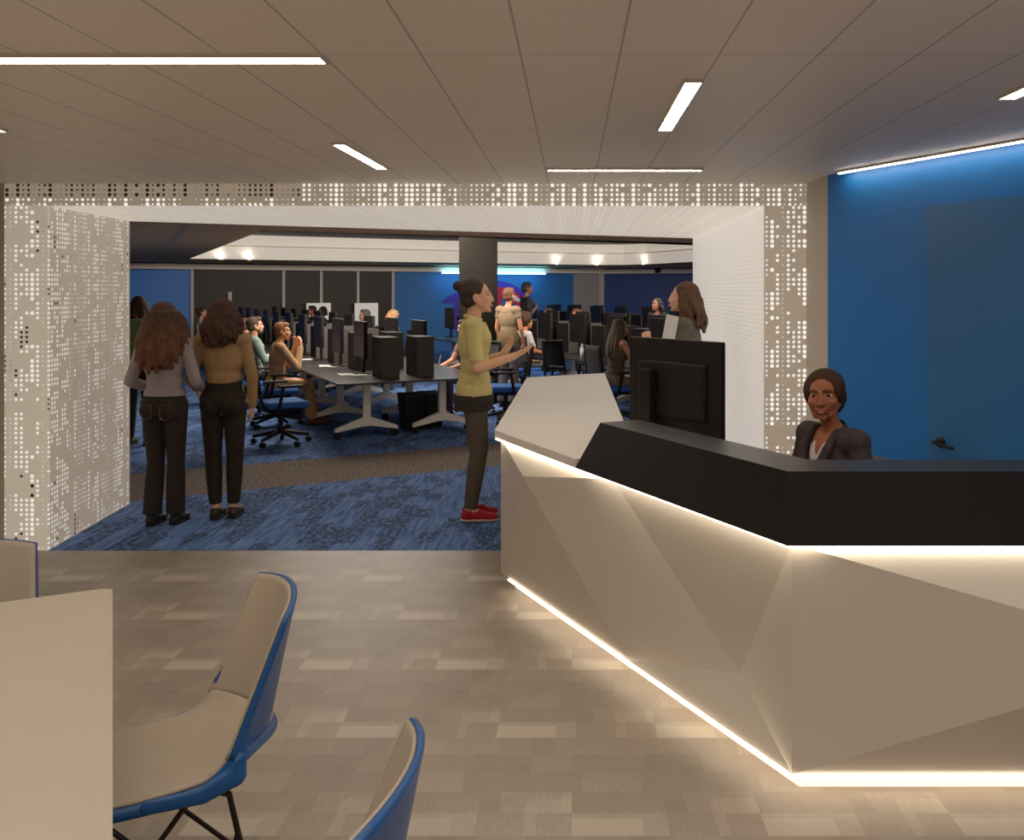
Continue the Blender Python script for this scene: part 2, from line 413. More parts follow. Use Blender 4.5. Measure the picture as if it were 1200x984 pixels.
# dark ceiling with a recessed tray
T0 = Vector((-8.4, 19.7, 0)); tl = V
far = [T0, T0+U*2, T0+U*4, T0+U*6, T0+U*8, T0+U*9.4]
c1 = T0+U*9.4
cur = [c1+Vector((.75, .32, 0)), c1+Vector((1.45, .25, 0)), c1+Vector((2.0, -.25, 0)), c1+Vector((2.5, -1.2, 0)), c1+Vector((3.3, -3.0, 0)), c1+Vector((4.2, -5.2, 0)), c1+Vector((5.2, -8.0, 0)), c1+Vector((6.0, -10.5, 0))]
nearL = T0 - V*10.4; nearR = nearL + U*12.3
ring = far + cur + [nearR, nearL]
outer_raw = [(-18, 14), (-18, 33), (8, 33), (8, 13), (1.296, 9.56), (-3.577, 7.23), (-12, 3.2)]
def tri_with_hole(outer, hole, z):
    bm = NB(); es = []
    for poly in (outer, hole):
        vs = [bm.verts.new((p[0], p[1], z)) for p in poly]
        for i in range(len(vs)): es.append(bm.edges.new((vs[i], vs[(i+1) % len(vs)])))
    bmesh.ops.triangle_fill(bm, edges=es, use_beauty=True)
    return bm
bm = tri_with_hole(outer_raw, ring, CZ)
struct('ceiling', bm, M['darkceil'])
# seam in the dark ceiling
s0 = G(178, 305, CZ) if False else Vector(((178-CX)*(F*.713/36)/F, F*.713/36, CZ)); s1 = Vector(((222-CX)*(F*.713/81)/F, F*.713/81, CZ))
struct('trim_6', slab(s0, s1, U, .035, CZ-.006, CZ+.002), M['mullion'])
def band(pts, z0, z1, off=0):
    bm = NB(); lo = []; hi = []
    n = len(pts)
    cen = sum((p for p in pts), Vector())/n
    for p in pts:
        d = (p-cen).normalized()*off
        lo.append(bm.verts.new((p.x+d.x, p.y+d.y, z0))); hi.append(bm.verts.new((p.x+d.x, p.y+d.y, z1)))
    for i in range(n):
        j = (i+1) % n
        bm.faces.new((lo[i], lo[j], hi[j], hi[i]))
    return bm
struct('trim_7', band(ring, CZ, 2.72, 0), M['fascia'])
struct('trim_8', band(ring, 2.72, 2.75, -.05), M['soffit'])
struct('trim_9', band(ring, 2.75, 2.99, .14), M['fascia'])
bm = NB(); bm.faces.new([bm.verts.new((p.x*1.03-.0, p.y*1.03, 2.99)) for p in ring]); struct('ceiling', bm, M['trayceil'])
# round column
cc = P(560.5, 341, 13.8)
bm = NB(); cyl(bm, (cc.x, cc.y, 0), (cc.x, cc.y, 2.99), .296, 40)
struct('column', bm, M['column'], False)
for p in bpy.data.objects['column'].data.polygons: p.use_smooth = len(p.vertices) == 4
# door in the blue wall
def wl(px):  # point on blue wall at pixel column
    k = (px-CX)/F; t = (W0.x-k*W0.y)/(k*WD.y-WD.x); return W0+WD*t
dA = wl(1087); dB = dA + WD*.95
zt = H + 100.5*dA.y/F
d1 = obj('door_1', slab(dA, dB, -nW, .012, 0.01, zt), M['blue_door']); tag(d1, kind='structure')
hz = wl(1105); hzz = H-176.5*hz.y/F
hb = NB(); c = Vector((hz.x, hz.y, hzz)) - nW*.012
cyl(hb, c, c-nW*.012, .027, 24)
h2 = c-nW*.05; caps(hb, c-nW*.01, h2, .01, .01); caps(hb, h2-WD*.012, h2+WD*.12+Vector((0, 0, -.012)), .009, .008)
ho = obj('door_handle', hb, M['blackmetal'], d1, True); ho['label'] = 'black lever door handle'
# ---------------------------------------------------------------- ceiling lights
def clight(p, q, w, label, z=CZ):
    p = Vector(p); q = Vector(q); c = (p+q)/2; d = (q-p); L = d.length; rz = math.atan2(d.y, d.x)
    t = empty('ceiling_light', (c.x, c.y, z), rz, label, 'light', 'linear ceiling lights')
    bm = NB()
    for s in (-1, 1):
        box(bm, (0, s*(w/2+.004), -.006), (L+.016, .008, .014)); box(bm, (s*(L/2+.004), 0, -.006), (.008, w, .014))
    obj('frame', bm, M['trim'], t)
    obj('diffuser', box(NB(), (0, 0, -.004), (L, w, .008)), M['led'], t)
def CG(px, py): Y = F*.713/(CY-py); return Vector(((px-CX)*Y/F, Y, 0))
a = CG(378, 66.5); clight((a.x-1.22, a.y), (a.x, a.y), .07, 'long white linear ceiling light running left at the upper left')
a = CG(397, 167); b = CG(448, 196); clight(a, b, .055, 'short slanting ceiling light nearest the left end of the header')
a = CG(811, 93); b = CG(779, 150); clight((.41, a.y), (.408, b.y), .055, 'brightest short ceiling light above the reception counter')
a = CG(642, 197.5); b = CG(822, 197.5); clight(a, b, .05, 'thin horizontal ceiling light close to the perforated header')
a = CG(1180, 112.5); clight((a.x, a.y), (a.x, a.y-.92), .055, 'ceiling light cut by the right edge beside the blue wall')
a = CG(2, 150); clight((a.x-.9, a.y), (a.x, a.y), .055, 'ceiling light barely entering at the left edge')
# strip along the blue wall
a = W0 - nW*.06 + WD*.16; b = W1 - nW*.06
t = empty('wall_washer', ((a.x+b.x)/2, (a.y+b.y)/2, CZ), math.atan2(WD.y, WD.x), 'thin warm light strip along the top of the blue wall', 'light')
L = (b-a).length
obj('frame', box(NB(), (0, .0, -.006), (L, .03, .012)), M['trim'], t)
obj('diffuser', box(NB(), (0, 0, -.014), (L-.02, .018, .006)), emit('strip_led', (255, 232, 200), 16.0), t)
# cyan strip over the emblem wall
a = fw(513); b = fw(632); c = (a+b)/2 - V*.40
t = empty('wall_washer', (c.x, c.y, ZH), TH, 'bright cyan light strip under the header above the emblem', 'light')
obj('diffuser', box(NB(), (0, 0, -.03), ((b-a).length, .08, .03)), M['cyan'], t)
# small dome camera on the header
q = pk + d2*((P(763, 316, 27.6)-pk).dot(d2)) - V*.36
bm = NB(); box(bm, (0, 0, 0), (.2, .06, .2), 0, None, .02); 
t = empty('security_camera', (q.x, q.y, H+25*q.y/F), 0, 'small black security camera on the grey header at right', 'camera')
obj('housing', bm, M['black'], t); bm = NB(); ell(bm, (0, -.05, -.03), (.06, .06, .06)); obj('lens_dome', bm, M['blackmetal'], t, True)
# recessed spotlights glowing on the cove
# ---------------------------------------------------------------- reception desk
M['facet'] = mat('pale_faceted_panel', (204, 194, 180), .32, .02, 3)
M['navytop'] = mat('dark_navy_solid_surface', (17, 15, 20), .35, .06, 6)
M['greytop'] = mat('brushed_grey_laminate', (232, 226, 220), .5, .04, 10, stretch=(2, 60, 1))
C0 = Vector((.7475, 3.042, 0)); L0 = Vector((-.413, 5.22, 0))
D = (L0-C0).normalized(); N = Vector((-D.y, D.x, 0));  N = N if N.y < 0 else -N
LEN = (L0-C0).length
ZB, ZT = .08, .862
def lp(px, py, p=0.0):      # pixel -> point on left wing plane pushed out by p
    k = (px-CX)/F; o = C0 + N*p
    Y = (o.x-o.y*D.x/D.y)/(k-D.x/D.y)
    return Vector((k*Y, Y, H-(py-CY)*Y/F))
def rp(px, py, p=0.0):
    return P(px, py, C0.y-p)
XE = 2.3
desk = empty('reception_desk', C0, 0, 'pale faceted reception desk with glowing edges and a dark raised counter', 'desk')
def dpart(name, bm, m, smooth=False):
    o = obj(name, bm, m, None, smooth)
    for v in o.data.vertices: v.co -= C0
    o.parent = desk; return o
bm = NB()
TLc = Vector((C0.x, C0.y, ZT)); BLc = Vector((C0.x, C0.y, ZB)); TLe = Vector((L0.x, L0.y, ZT)); BLe = Vector((L0.x, L0.y, ZB))
def topat(px): q = lp(px, 600); return Vector((q.x, q.y, ZT))
def botat(px): q = lp(px, 700); return Vector((q.x, q.y, ZB))
V2 = topat(718); V3 = lp(867, 789, -.085); V4 = topat(806); Pb = botat(735); Pc = botat(818)
fn = (V3-V2).cross(Pb-V2).normalized(); V1 = lp(613, 558, .03)
for k in range(60):            # push the upper left point out until the big facet is flat
    q = lp(613, 558, .0+.003*k)
    if abs((q-V2).dot(fn)) < abs((V1-V2).dot(fn)): V1 = q
Pq = botat(628)
vv = {k: bm.verts.new(p) for k, p in dict(TLc=TLc, BLc=BLc, TLe=TLe, BLe=BLe, V1=V1, V2=V2, V3=V3, V4=V4, Pb=Pb, Pc=Pc, Pq=Pq, T2=topat(641)).items()}
R1 = Vector((1.95, C0.y-.24, H-(771-CY)*(C0.y-.24)/F))
vv['R'] = bm.verts.new(R1); vv['TR'] = bm.verts.new((XE, C0.y, ZT)); vv['BR'] = bm.verts.new((XE, C0.y, ZB))
for f in (('TLe', 'V1', 'BLe'), ('BLe', 'V1', 'Pq'), ('TLe', 'T2', 'V1'), ('T2', 'V2', 'V1'), ('V1', 'Pb', 'Pq'), ('V1', 'V3', 'Pb'), ('V1', 'V2', 'V3'), ('V2', 'V4', 'V3'), ('V4', 'TLc', 'V3'),
          ('TLc', 'BLc', 'V3'), ('V3', 'BLc', 'Pc'), ('V3', 'Pc', 'Pb'), ('TLc', 'R', 'BLc'), ('TLc', 'TR', 'R'), ('TR', 'BR', 'R'), ('BR', 'BLc', 'R')):
    bm.faces.new([vv[k] for k in f])
# close the back
th = .12
def inn(t, off): return C0 + D*t + U*off
ic = Vector((C0.x + th*.63, C0.y+th, 0))
bk = {}
for z, s in ((ZT, 't'), (ZB, 'b')):
    bk['e'+s] = bm.verts.new((L0.x+U.x*th, L0.y+U.y*th, z)); bk['c'+s] = bm.verts.new((ic.x, ic.y, z)); bk['r'+s] = bm.verts.new((XE, C0.y+th, z))
bm.faces.new([bk['et'], bk['eb'], bk['cb'], bk['ct']]); bm.faces.new([bk['ct'], bk['cb'], bk['rb'], bk['rt']])
bm.faces.new([vv['TLe'], vv['BLe'], bk['eb'], bk['et']]); bm.faces.new([vv['TR'], vv['BR'], bk['rb'], bk['rt']])
bm.faces.new([vv['TLe'], vv['T2'], vv['V2'], vv['V4'], vv['TLc'], bk['ct'], bk['et']]); bm.faces.new([vv['TLc'], vv['TR'], bk['rt'], bk['ct']])
bm.faces.new([vv['BLe'], vv['Pq'], vv['Pb'], vv['Pc'], vv['BLc'], bk['cb'], bk['eb']]); bm.faces.new([vv['BLc'], vv['BR'], bk['rb'], bk['cb']])
dpart('faceted_front', bm, M['facet'])
# return body under the long low counter
dpart('return_base', prism(NB(), [(-.37, 5.3), (.27, 4.75), (.27, 8.75), (-.37, 8.38)], 0.0, ZT), M['facet'])
# plinth with glow
def off_line(o):
    cx = C0 + Vector((0, 0, 0))
    # corner of both wings moved inwards by o
    # left: (p-C0).N = -o ; right: y = C0.y+o
    y = C0.y+o; x = C0.x + (-o - N.y*o)/N.x
    return Vector((x, y, 0))
ci = off_line(.07); ci2 = off_line(.11)
bm = NB(); le = L0 - N*.07 - D*.05; le2 = L0 - N*.11 - D*.05
prism(bm, [(le.x, le.y), (ci.x, ci.y), (XE, ci.y), (XE, ci2.y), (ci2.x, ci2.y), (le2.x, le2.y)], 0, ZB)
po = dpart('plinth', bm, M['plinthglow']); po['label'] = 'glowing recessed plinth'
# led line at the lower edge
ce = off_line(-.010); ce2 = off_line(.012); l1 = L0+N*.010-D*.12; l2 = L0-N*.012-D*.12
bm = NB(); prism(bm, [(l1.x, l1.y), (ce.x, ce.y), (XE, ce.y), (XE, ce2.y), (ce2.x, ce2.y), (l2.x, l2.y)], ZB-.009, ZB-.001)
M['ledlow'] = emit('led_strip_low', (255, 232, 200), 4.5)
dpart('lower_light_strip', bm, M['ledlow'])
# led line under the counters
ce = off_line(-.034); ce2 = off_line(-.012); l1 = L0+N*.034; l2 = L0+N*.012
bm = NB(); prism(bm, [(l1.x, l1.y), (ce.x, ce.y), (XE, ce.y), (XE, ce2.y), (ce2.x, ce2.y), (l2.x, l2.y)], ZT-.004, ZT+.003)
dpart('upper_light_strip', bm, M['ledstrip'])
# dark raised counter
OV = -.042
cf = off_line(OV); cb = off_line(.165)
z0, z1 = .866, 1.117
def lt(t, o): q = C0 + D*t - N*o; return q
tt, tb = 1.232, 1.478
bm = NB()
f0 = lt(tb, OV); f1 = lt(tt, OV); g0 = lt(tb, .165); g1 = lt(tt, .165)
lo = [Vector((f0.x, f0.y, z0)), Vector((cf.x, cf.y, z0)), Vector((XE+.03, cf.y, z0)), Vector((XE+.03, cb.y, z0)), Vector((cb.x, cb.y, z0)), Vector((g0.x, g0.y, z0))]
hi = [Vector((f1.x, f1.y, z1)), Vector((cf.x, cf.y, z1)), Vector((XE+.03, cf.y, z1)), Vector((XE+.03, cb.y, z1)), Vector((cb.x, cb.y, z1)), Vector((g1.x, g1.y, z1))]
hexa(bm, lo, hi)
o = dpart('raised_counter', bm, M['navytop']); o['label'] = 'dark navy raised transaction counter'
# low light counter running back
J = lt(tb, OV+.0)
q0 = L0 + N*.03 + D*.02
bm = NB(); prism(bm, [(q0.x, q0.y), (J.x, J.y), (.324, J.y+.15), (.324, 8.86), (-.42, 8.42)], .866, .91)
o = dpart('low_counter', bm, M['greytop']); o['label'] = 'light grey low counter top'
# inner worktop
k1 = inn(1.42, .125); k2 = inn(1.42, .55)
bm = NB(); prism(bm, [(ic.x+.01, ic.y+.006), (k1.x, k1.y), (k2.x, k2.y), (1.08, 3.592), (XE, 3.592), (XE, C0.y+th+.005)], .71, .74)
dpart('worktop', bm, M['navytop'])
bm = NB(); box(bm, (XE-.02, C0.y+.33, .355), (.03, .4, .71)); dpart('worktop_support', bm, M['facet'])
q = inn(1.38, .34); bm = NB(); box(bm, (q.x, q.y, .355), (.4, .03, .71), TH); dpart('worktop_support', bm, M['facet'])
# ---------------------------------------------------------------- monitor on the desk
pl = Vector((.33, 4.95, 0)); pr = Vector((.743, 4.38, 0)); mc = (pl+pr)/2; md = (pr-pl).normalized(); rz = math.atan2(md.y, md.x)
mon = empty('desk_monitor', (mc.x, mc.y, .74), rz, 'large black monitor seen from behind on the reception desk', 'monitor')
W_, Hm = (pr-pl).length, .485
zc = .985-.74+Hm/2
bm = NB(); box(bm, (0, 0, zc), (W_, .03, Hm), 0, None, .006); obj('casing', bm, M['black'], mon)
bm = NB(); box(bm, (0, -.018, zc-.02), (W_*.72, .03, Hm*.6), 0, None, .012); obj('rear_cover', bm, M['black'], mon)
bm = NB(); box(bm, (0, .016, zc), (W_-.02, .004, Hm-.02)); obj('screen', bm, M['blackmetal'], mon)
bm = NB(); box(bm, (-.15, -.06, .29), (.085, .04, .56), 0, None, .008); box(bm, (-.15, -.035, zc), (.08, .03, .12)); obj('neck', bm, M['black'], mon)
bm = NB(); box(bm, (-.15, -.04, .007), (.26, .2, .014), 0, None, .004); obj('base', bm, M['black'], mon)
# ---------------------------------------------------------------- foreground table and chairs
M['tabletop'] = mat('cream_tabletop', (178, 168, 150), .5, .02, 5)
M['chairbeige'] = mat('beige_plastic', (166, 152, 134), .5, .03, 9)
M['chairblue'] = mat('blue_plastic', (12, 74, 138), .4, .04, 9)
M['rod'] = mat('dark_steel_rod', (44, 38, 34), .3, .05, 20, .7)
A = G(132, 688, .74)
THT = math.atan2(-A.x, A.y); UT = Vector((math.cos(THT), math.sin(THT), 0)); VT = Vector((-math.sin(THT), math.cos(THT), 0))
TW, TL = 1.1, 1.83
tb_ = empty('meeting_table', A - UT*TW/2 - VT*TL/2 - Vector((0, 0, .74)), THT, 'cream table with rounded corner cut by the left edge of the picture', 'table')
bm = NB(); box(bm, (0, 0, .725), (TW, TL, .03))
es = [e_ for e_ in bm.edges if abs(e_.verts[0].co.x-e_.verts[1].co.x) < 1e-4 and abs(e_.verts[0].co.y-e_.verts[1].co.y) < 1e-4]
bmesh.ops.bevel(bm, geom=es, offset=.035, segments=6, affect='EDGES', profile=.5)
obj('tabletop', bm, M['tabletop'], tb_)
for sy in (-1, 1):
    bm = NB(); cyl(bm, (-.1, sy*.6, .02), (-.1, sy*.6, .71), .035); cyl(bm, (-.1, sy*.6, 0), (-.1, sy*.6, .02), .26, 32); obj('pedestal', bm, M['rod'], tb_)

def sheet(fn, nu, nv, th, flip=False):
    """closed thick sheet; fn(u,v)->Vector, th along normal"""
    bm = NB(); g = [[Vector(fn(-1+2*i/nu, j/nv)) for j in range(nv+1)] for i in range(nu+1)]
    def nrm(i, j):
        a = g[min(i+1, nu)][j]-g[max(i-1, 0)][j]; b = g[i][min(j+1, nv)]-g[i][max(j-1, 0)]
        return a.cross(b).normalized()
    t = [[bm.verts.new(g[i][j]) for j in range(nv+1)] for i in range(nu+1)]
    d = [[bm.verts.new(g[i][j]-nrm(i, j)*th) for j in range(nv+1)] for i in range(nu+1)]
    for i in range(nu):
        for j in range(nv):
            bm.faces.new((t[i][j], t[i+1][j], t[i+1][j+1], t[i][j+1])); bm.faces.new((d[i][j], d[i][j+1], d[i+1][j+1], d[i+1][j]))
    for i in range(nu):
        bm.faces.new((t[i][0], d[i][0], d[i+1][0], t[i+1][0])); bm.faces.new((t[i][nv], t[i+1][nv], d[i+1][nv], d[i][nv]))
    for j in range(nv):
        bm.faces.new((t[0][j], t[0][j+1], d[0][j+1], d[0][j])); bm.faces.new((t[nu][j], d[nu][j], d[nu][j+1], t[nu][j+1]))
    return bm
def make_chair(label):
    t = empty('stacking_chair', (0, 0, 0), 0, label, 'chair', 'two tone plastic chairs around the table')
    def seat(u, v):     # v 0 front .. 1 rear
        y = .23-.44*v; x = u*(.225-.01*v)
        z = .452-.018*math.sin(PI*v) + .012*u*u
        if v < .2: z -= .05*((.2-v)/.2)**2
        if v > .78: z += .065*((v-.78)/.22)**2
        if v > .55: y -= .125*(1-u*u)*((v-.55)/.45)**2
        return (x, y, z)
    obj('seat', sheet(lambda u, v: seat(-u, v), 18, 22, .009), M['chairbeige'], t, True)
    def under(u, v):
        x, y, z = seat(u, v); return (x*1.03, y+(.004 if v < .1 else 0), z-.0095)
    obj('seat_shell', sheet(under, 18, 22, .03) if False else sheet(lambda u, v: under(-u, v), 18, 22, .03), M['chairblue'], t, True)
    def back(u, v):
        w = .222*(1-.03*v)
        x = u*w; k = 1-u*u
        y = -.185-.14*v-(.125-.07*v)*k
        z = .50+.365*v-.022*(u*u)*v
        return (x, y, z)
    def backr(u, v): return back(-u, v)
    obj('backrest', sheet(backr, 22, 20, -.007 if False else .007), M['chairbeige'], t, True)
    def backo(u, v):
        x, y, z = back(-u, v); return (x*1.015, y-.0085, z+(.002 if v > .9 else 0))
    obj('back_shell', sheet(backo, 22, 20, .014), M['chairblue'], t, True)
    for s in (-1, 1):
        bm = NB()
        pts = [(s*.226, .0, .424), (s*.232, -.13, .425), (s*.230, -.21, .455), (s*.216, -.222, .53), (s*.206, -.252, .60), (s*.198, -.268, .64)]
        rad = [.02, .026, .030, .022, .012, .006]
        for i in range(len(pts)-1): caps(bm, pts[i], pts[i+1], rad[i], rad[i+1], 10, sq=(.45, 1), X=(1, 0, 0))
        obj('side_rail', remesh(bm, .007, 3), M['chairblue'], t, True)
        for y0, y1 in ((-.13, .22), (.13, -.26)):
            bm = NB(); tube(bm, [(s*.17, y0, .405), (s*.20, y0*.7, .39), (s*.215, y1, .012)], .0075); lg = obj('leg', bm, M['rod'], t, True)
            bm = NB(); caps(bm, (s*.215, y1, .012), (s*.216, y1+.01*(1 if y1 > 0 else -1), .012), .012, .012); obj('foot_glide', bm, M['black'], lg, True)
        bm = NB(); tube(bm, [(s*.17, -.14, .405), (s*.19, -.2, .39), (s*.218, -.27, .05), (s*.216, -.262, .012)], .0075); obj('rear_brace', bm, M['rod'], t, True)
    return t
ch = make_chair('blue backed beige chair tucked under the right side of the cream table')
bc = (G(300, 665, .86)+G(324, 717, .86))/2
# back chord centre in local chair coordinates is about (0,-.32)
def put(o, chord, face):
    face = Vector(face).normalized(); rz = math.atan2(-face.x, face.y)
    o.location = (chord.x+face.x*.32, chord.y+face.y*.32, 0); o.rotation_euler = (0, 0, rz)
put(ch, bc, -U)
c2 = copy_tree(ch); c2['label'] = 'blue edged chair at the far end of the cream table by the left edge'
far_r = G(43, 631, .86); put(c2, far_r - U*.222, -V)
c3 = copy_tree(ch); c3['label'] = 'lone blue edged chair back rising at the bottom edge of the picture'
put(c3, (G(465, 840, .862)+G(405, 981, .84))/2, (-1, .06, 0))
# ---------------------------------------------------------------- lab furniture
M['labtop'] = mat('dark_lab_tabletop', (44, 40, 36), .3, .08, 5)
M['lableg'] = mat('white_lab_leg', (236, 226, 212), .4, .03, 8)
M['tower'] = mat('dark_grey_case', (66, 62, 58), .6, .06, 10, spec=.15)
M['towerblack'] = mat('black_case_panel', (20, 18, 18), .6, .06, 10, spec=.1)
M['mon'] = mat('monitor_black', (26, 24, 24), .5, .06, 10, spec=.12)
M['screen'] = mat('off_screen', (18, 18, 20), .4, .05, 10, spec=.15)
M['seatblue'] = mat('blue_seat_fabric', (38, 92, 168), .9, .06, 60)
M['mesh'] = mat('black_mesh_fabric', (34, 34, 36), .8, .2, 120)
M['paper'] = mat('paper', (216, 210, 204), .8, .03, 14)
TD, TLN = .93, 2.44
def lab_table():
    t = empty('lab_table')      # origin: near-left corner on floor, x along U, y along V
    bm = NB(); box(bm, (TD/2, TLN/2, .688), (TD-.01, TLN-.01, .024), 0, None, .004); obj('tabletop', bm, M['labtop'], t)
    for y in (.54, 1.86):
        bm = NB(); box(bm, (TD/2, y, .41), (.085, .06, .54)); box(bm, (TD/2, y, .66), (.5, .06, .032))
        for s in (-1, 1):
            a = [(TD/2, y-.032, .15), (TD/2, y+.032, .15), (TD/2, y+.032, .26), (TD/2, y-.032, .26)]
            b = [(TD/2+s*.37, y-.026, .085), (TD/2+s*.37, y+.026, .085), (TD/2+s*.37, y+.026, .125), (TD/2+s*.37, y-.026, .125)]
            hexa(bm, a, b)
        lg = obj('leg', bm, M['lableg'], t)
        for s in (-1, 1):
            bm = NB(); cyl(bm, (TD/2+s*.335, y-.026, .043), (TD/2+s*.335, y+.026, .043), .043, 16); cyl(bm, (TD/2+s*.335, y, .05), (TD/2+s*.335, y, .10), .012, 8); obj('caster', bm, M['black'], lg)
    return t
def lab_monitor():              # screen faces -x
    t = empty('lab_monitor')
    bm = NB(); box(bm, (0, 0, .42), (.045, .52, .46), 0, None, .008); obj('casing', bm, M['mon'], t)
    bm = NB(); box(bm, (-.0235, 0, .425), (.003, .49, .42)); obj('screen', bm, M['screen'], t)
    bm = NB(); box(bm, (.035, 0, .2), (.03, .06, .38)); obj('neck', bm, M['mon'], t)
    bm = NB(); box(bm, (.01, 0, .008), (.2, .22, .015), 0, None, .004); obj('base', bm, M['mon'], t)
    return t
def lab_tower():
    t = empty('computer_tower')
    bm = NB(); box(bm, (0, 0, .24), (.21, .43, .475), 0, None, .006); obj('case', bm, M['towerblack'], t)
    bm = NB(); box(bm, (0, -.219, .24), (.212, .008, .478)); obj('front_panel', bm, M['tower'], t)
    return t
def office_chair():             # faces +y
    t = empty('office_chair')
    bm = NB(); box(bm, (0, .02, .455), (.49, .47, .075), 0, None, .03); obj('seat', bm, M['seatblue'], t, True)
    bm = NB(); box(bm, (0, -.02, .395), (.3, .34, .05), 0, None, .015); cyl(bm, (0, 0, .17), (0, 0, .38), .025, 12); cyl(bm, (0, 0, .12), (0, 0, .2), .045, 12); obj('column', bm, M['black'], t)
    bm = NB()
    for s in (-1, 1): tube(bm, [(s*.2, -.2, .40), (s*.215, -.27, .50), (s*.215, -.29, .62), (s*.20, -.34, 1.0)], .018)
    tube(bm, [(-.2, -.34, 1.0), (.2, -.34, 1.0)], .018); tube(bm, [(-.215, -.285, .58), (.215, -.285, .58)], .014)
    obj('back_frame', bm, M['black'], t, True)
    def bk(u, v): return (-u*.2, -.285-.055*v-.02*(1-u*u), .58+.42*v)
    obj('back_mesh', sheet(bk, 8, 8, .006), M['mesh'], t, True)
    for s in (-1, 1):
        bm = NB(); tube(bm, [(s*.2, -.08, .40), (s*.29, -.1, .44), (s*.29, -.06, .66)], .02); box(bm, (s*.29, .02, .672), (.07, .27, .028), 0, None, .01); obj('armrest', bm, M['black'], t)
    for k in range(5):
        a = 2*PI*k/5+.3; d = Vector((math.cos(a), math.sin(a), 0))
        bm = NB(); caps(bm, d*.03+Vector((0, 0, .14)), d*.31+Vector((0, 0, .085)), .028, .018, 8); f = obj('base_arm', bm, M['black'], t, True)
        n = Vector((-d.y, d.x, 0)); c = d*.31+Vector((0, 0, .032))
        bm = NB(); cyl(bm, c-n*.022, c+n*.022, .031, 14); obj('caster', bm, M['black'], f)
    return t
CA = Vector((-2.573, 9.826, 0)); CB = Vector((1.27, 11.05, 0)); CC = CB + U*3.9
def RP(c, u, v): return c + U*u + V*v
def on_row(c, u, px):
    k = (px-CX)/F; o = c+U*u; v = (k*o.y-o.x)/(V.x-k*V.y); return v
first = {}
def inst(kind, maker, loc, rz, label, cat, group):
    if kind not in first: o = maker(); first[kind] = o
    else: o = copy_tree(first[kind])
    o.location = loc; o.rotation_euler = (0, 0, rz); tag(o, label, cat, group); return o
rows = [('left desk row', CA, 0.0, 5), ('middle desk row', CB, 0.0, 4), ('rearmost right desk row', CC, 4.0, 4)]
for rn, c, v0, n in rows:
    cnt = 0
    for i in range(n):
        for sd in (0, 1):
            v = v0+i*TLN
            q = RP(c, sd*TD, v)
            sn = 'right' if sd else 'left'
            inst('table', lab_table, q, TH, f'dark training table with white T legs, {sn} half of {rn}, {ORD[i]} along', 'table', 'dark training tables on white T legs')
            for w in range(2):
                vv_ = v + .35 + w*1.22
                k = i*2+w
                u_t = 1.12 if sd else .70
                inst('tower', lab_tower, RP(c, u_t, vv_+.215)+Vector((0, 0, .70)), TH, f'black computer tower on the {sn} side of the {rn}, {ORD[k]} from front', 'computer', 'computer towers on the lab tables')
                u_m = 1.30 if sd else .55
                inst('monitor', lab_monitor, RP(c, u_m, vv_+.80)+Vector((0, 0, .70)), TH+(PI if sd else 0), f'black computer monitor on the {sn} side of the {rn}, {ORD[k]} from front', 'monitor', 'monitors on the lab tables')
def chair_at(pos, rz, label): return inst('chair', office_chair, (pos.x, pos.y, 0), rz, label, 'chair', 'office chairs at the lab tables')
chair_at(RP(CA, -.50, .56), RU+.12, 'empty office chair with blue seat nearest the end of the left desk row')
chair_at(RP(CB, -.42, 2.0), RU-1.2, 'empty black mesh office chair just left of the seated woman with straight long hair')
chair_at(RP(CB, -.42, 3.0), RU-.9, 'empty black mesh office chair just right of the curly haired person')
chair_at(RP(CA, 2.4, .90), RU+PI-.4, 'blue seated office chair partly hidden behind the man in yellow polo')
# papers, bottles, bins
for k, (px, py, rz) in enumerate(((361, 421, .5), (383, 428.5, .35), (407, 438.5, .45))):
    g = G(px, py, .701)
    o = empty('paper_sheet', (g.x, g.y, .7015), rz, ['pale paper sheet lying furthest along the left desk row', 'pale paper sheet in the middle of three on the left desk row', 'pale paper sheet nearest the front edge of the left desk row'][k], 'paper', 'papers on the left desk row')
    bm = NB(); box(bm, (0, 0, 0), (.2, .28, .002)); box(bm, (.07, -.1, .002), (.2, .28, .002), .5); obj('sheets', bm, M['paper'], o)
M['bottle'] = mat('translucent_plastic', (190, 196, 204), .2, .03, 9)
for px, py, u, lab in ((658, 412, .2, 'small clear bottle on the middle desk row beside the empty chairs'), (521, 385, 1.9, 'small white bottle on the middle desk row left of the column')):
    if px == 658: g = RP(CB, .15, 2.7)
    else: g = RP(CB, .12, 7.4)
    o = empty('bottle', (g.x, g.y, .70), 0, lab, 'bottle')
    bm = NB(); cyl(bm, (0, 0, 0), (0, 0, .16), .033, 14); caps(bm, (0, 0, .16), (0, 0, .19), .033, .015, 14); obj('bottle_body', bm, M['bottle'], o, True)
    bm = NB(); cyl(bm, (0, 0, .19), (0, 0, .225), .016, 12); obj('cap', bm, M['white'], o)
for k, (u, v) in enumerate(((1.15, 1.0), (1.42, 1.05))):
    g = RP(CA, u, v)
    o = empty('waste_bin', (g.x, g.y, 0), TH, ['black floor bin left of the white leg under the near desk', 'black floor bin right beside the white leg under the near desk'][k], 'bin', 'bins under the near desk')
    bm = NB(); hexa(bm, [(-.10, -.15, 0), (.10, -.15, 0), (.10, .15, 0), (-.10, .15, 0)], [(-.125, -.18, .42), (.125, -.18, .42), (.125, .18, .42), (-.125, .18, .42)]); obj('bin_body', bm, M['black'], o)
    bm = NB(); box(bm, (0, 0, .425), (.265, .375, .02), 0, None, .005); obj('rim', bm, M['tower'], o)
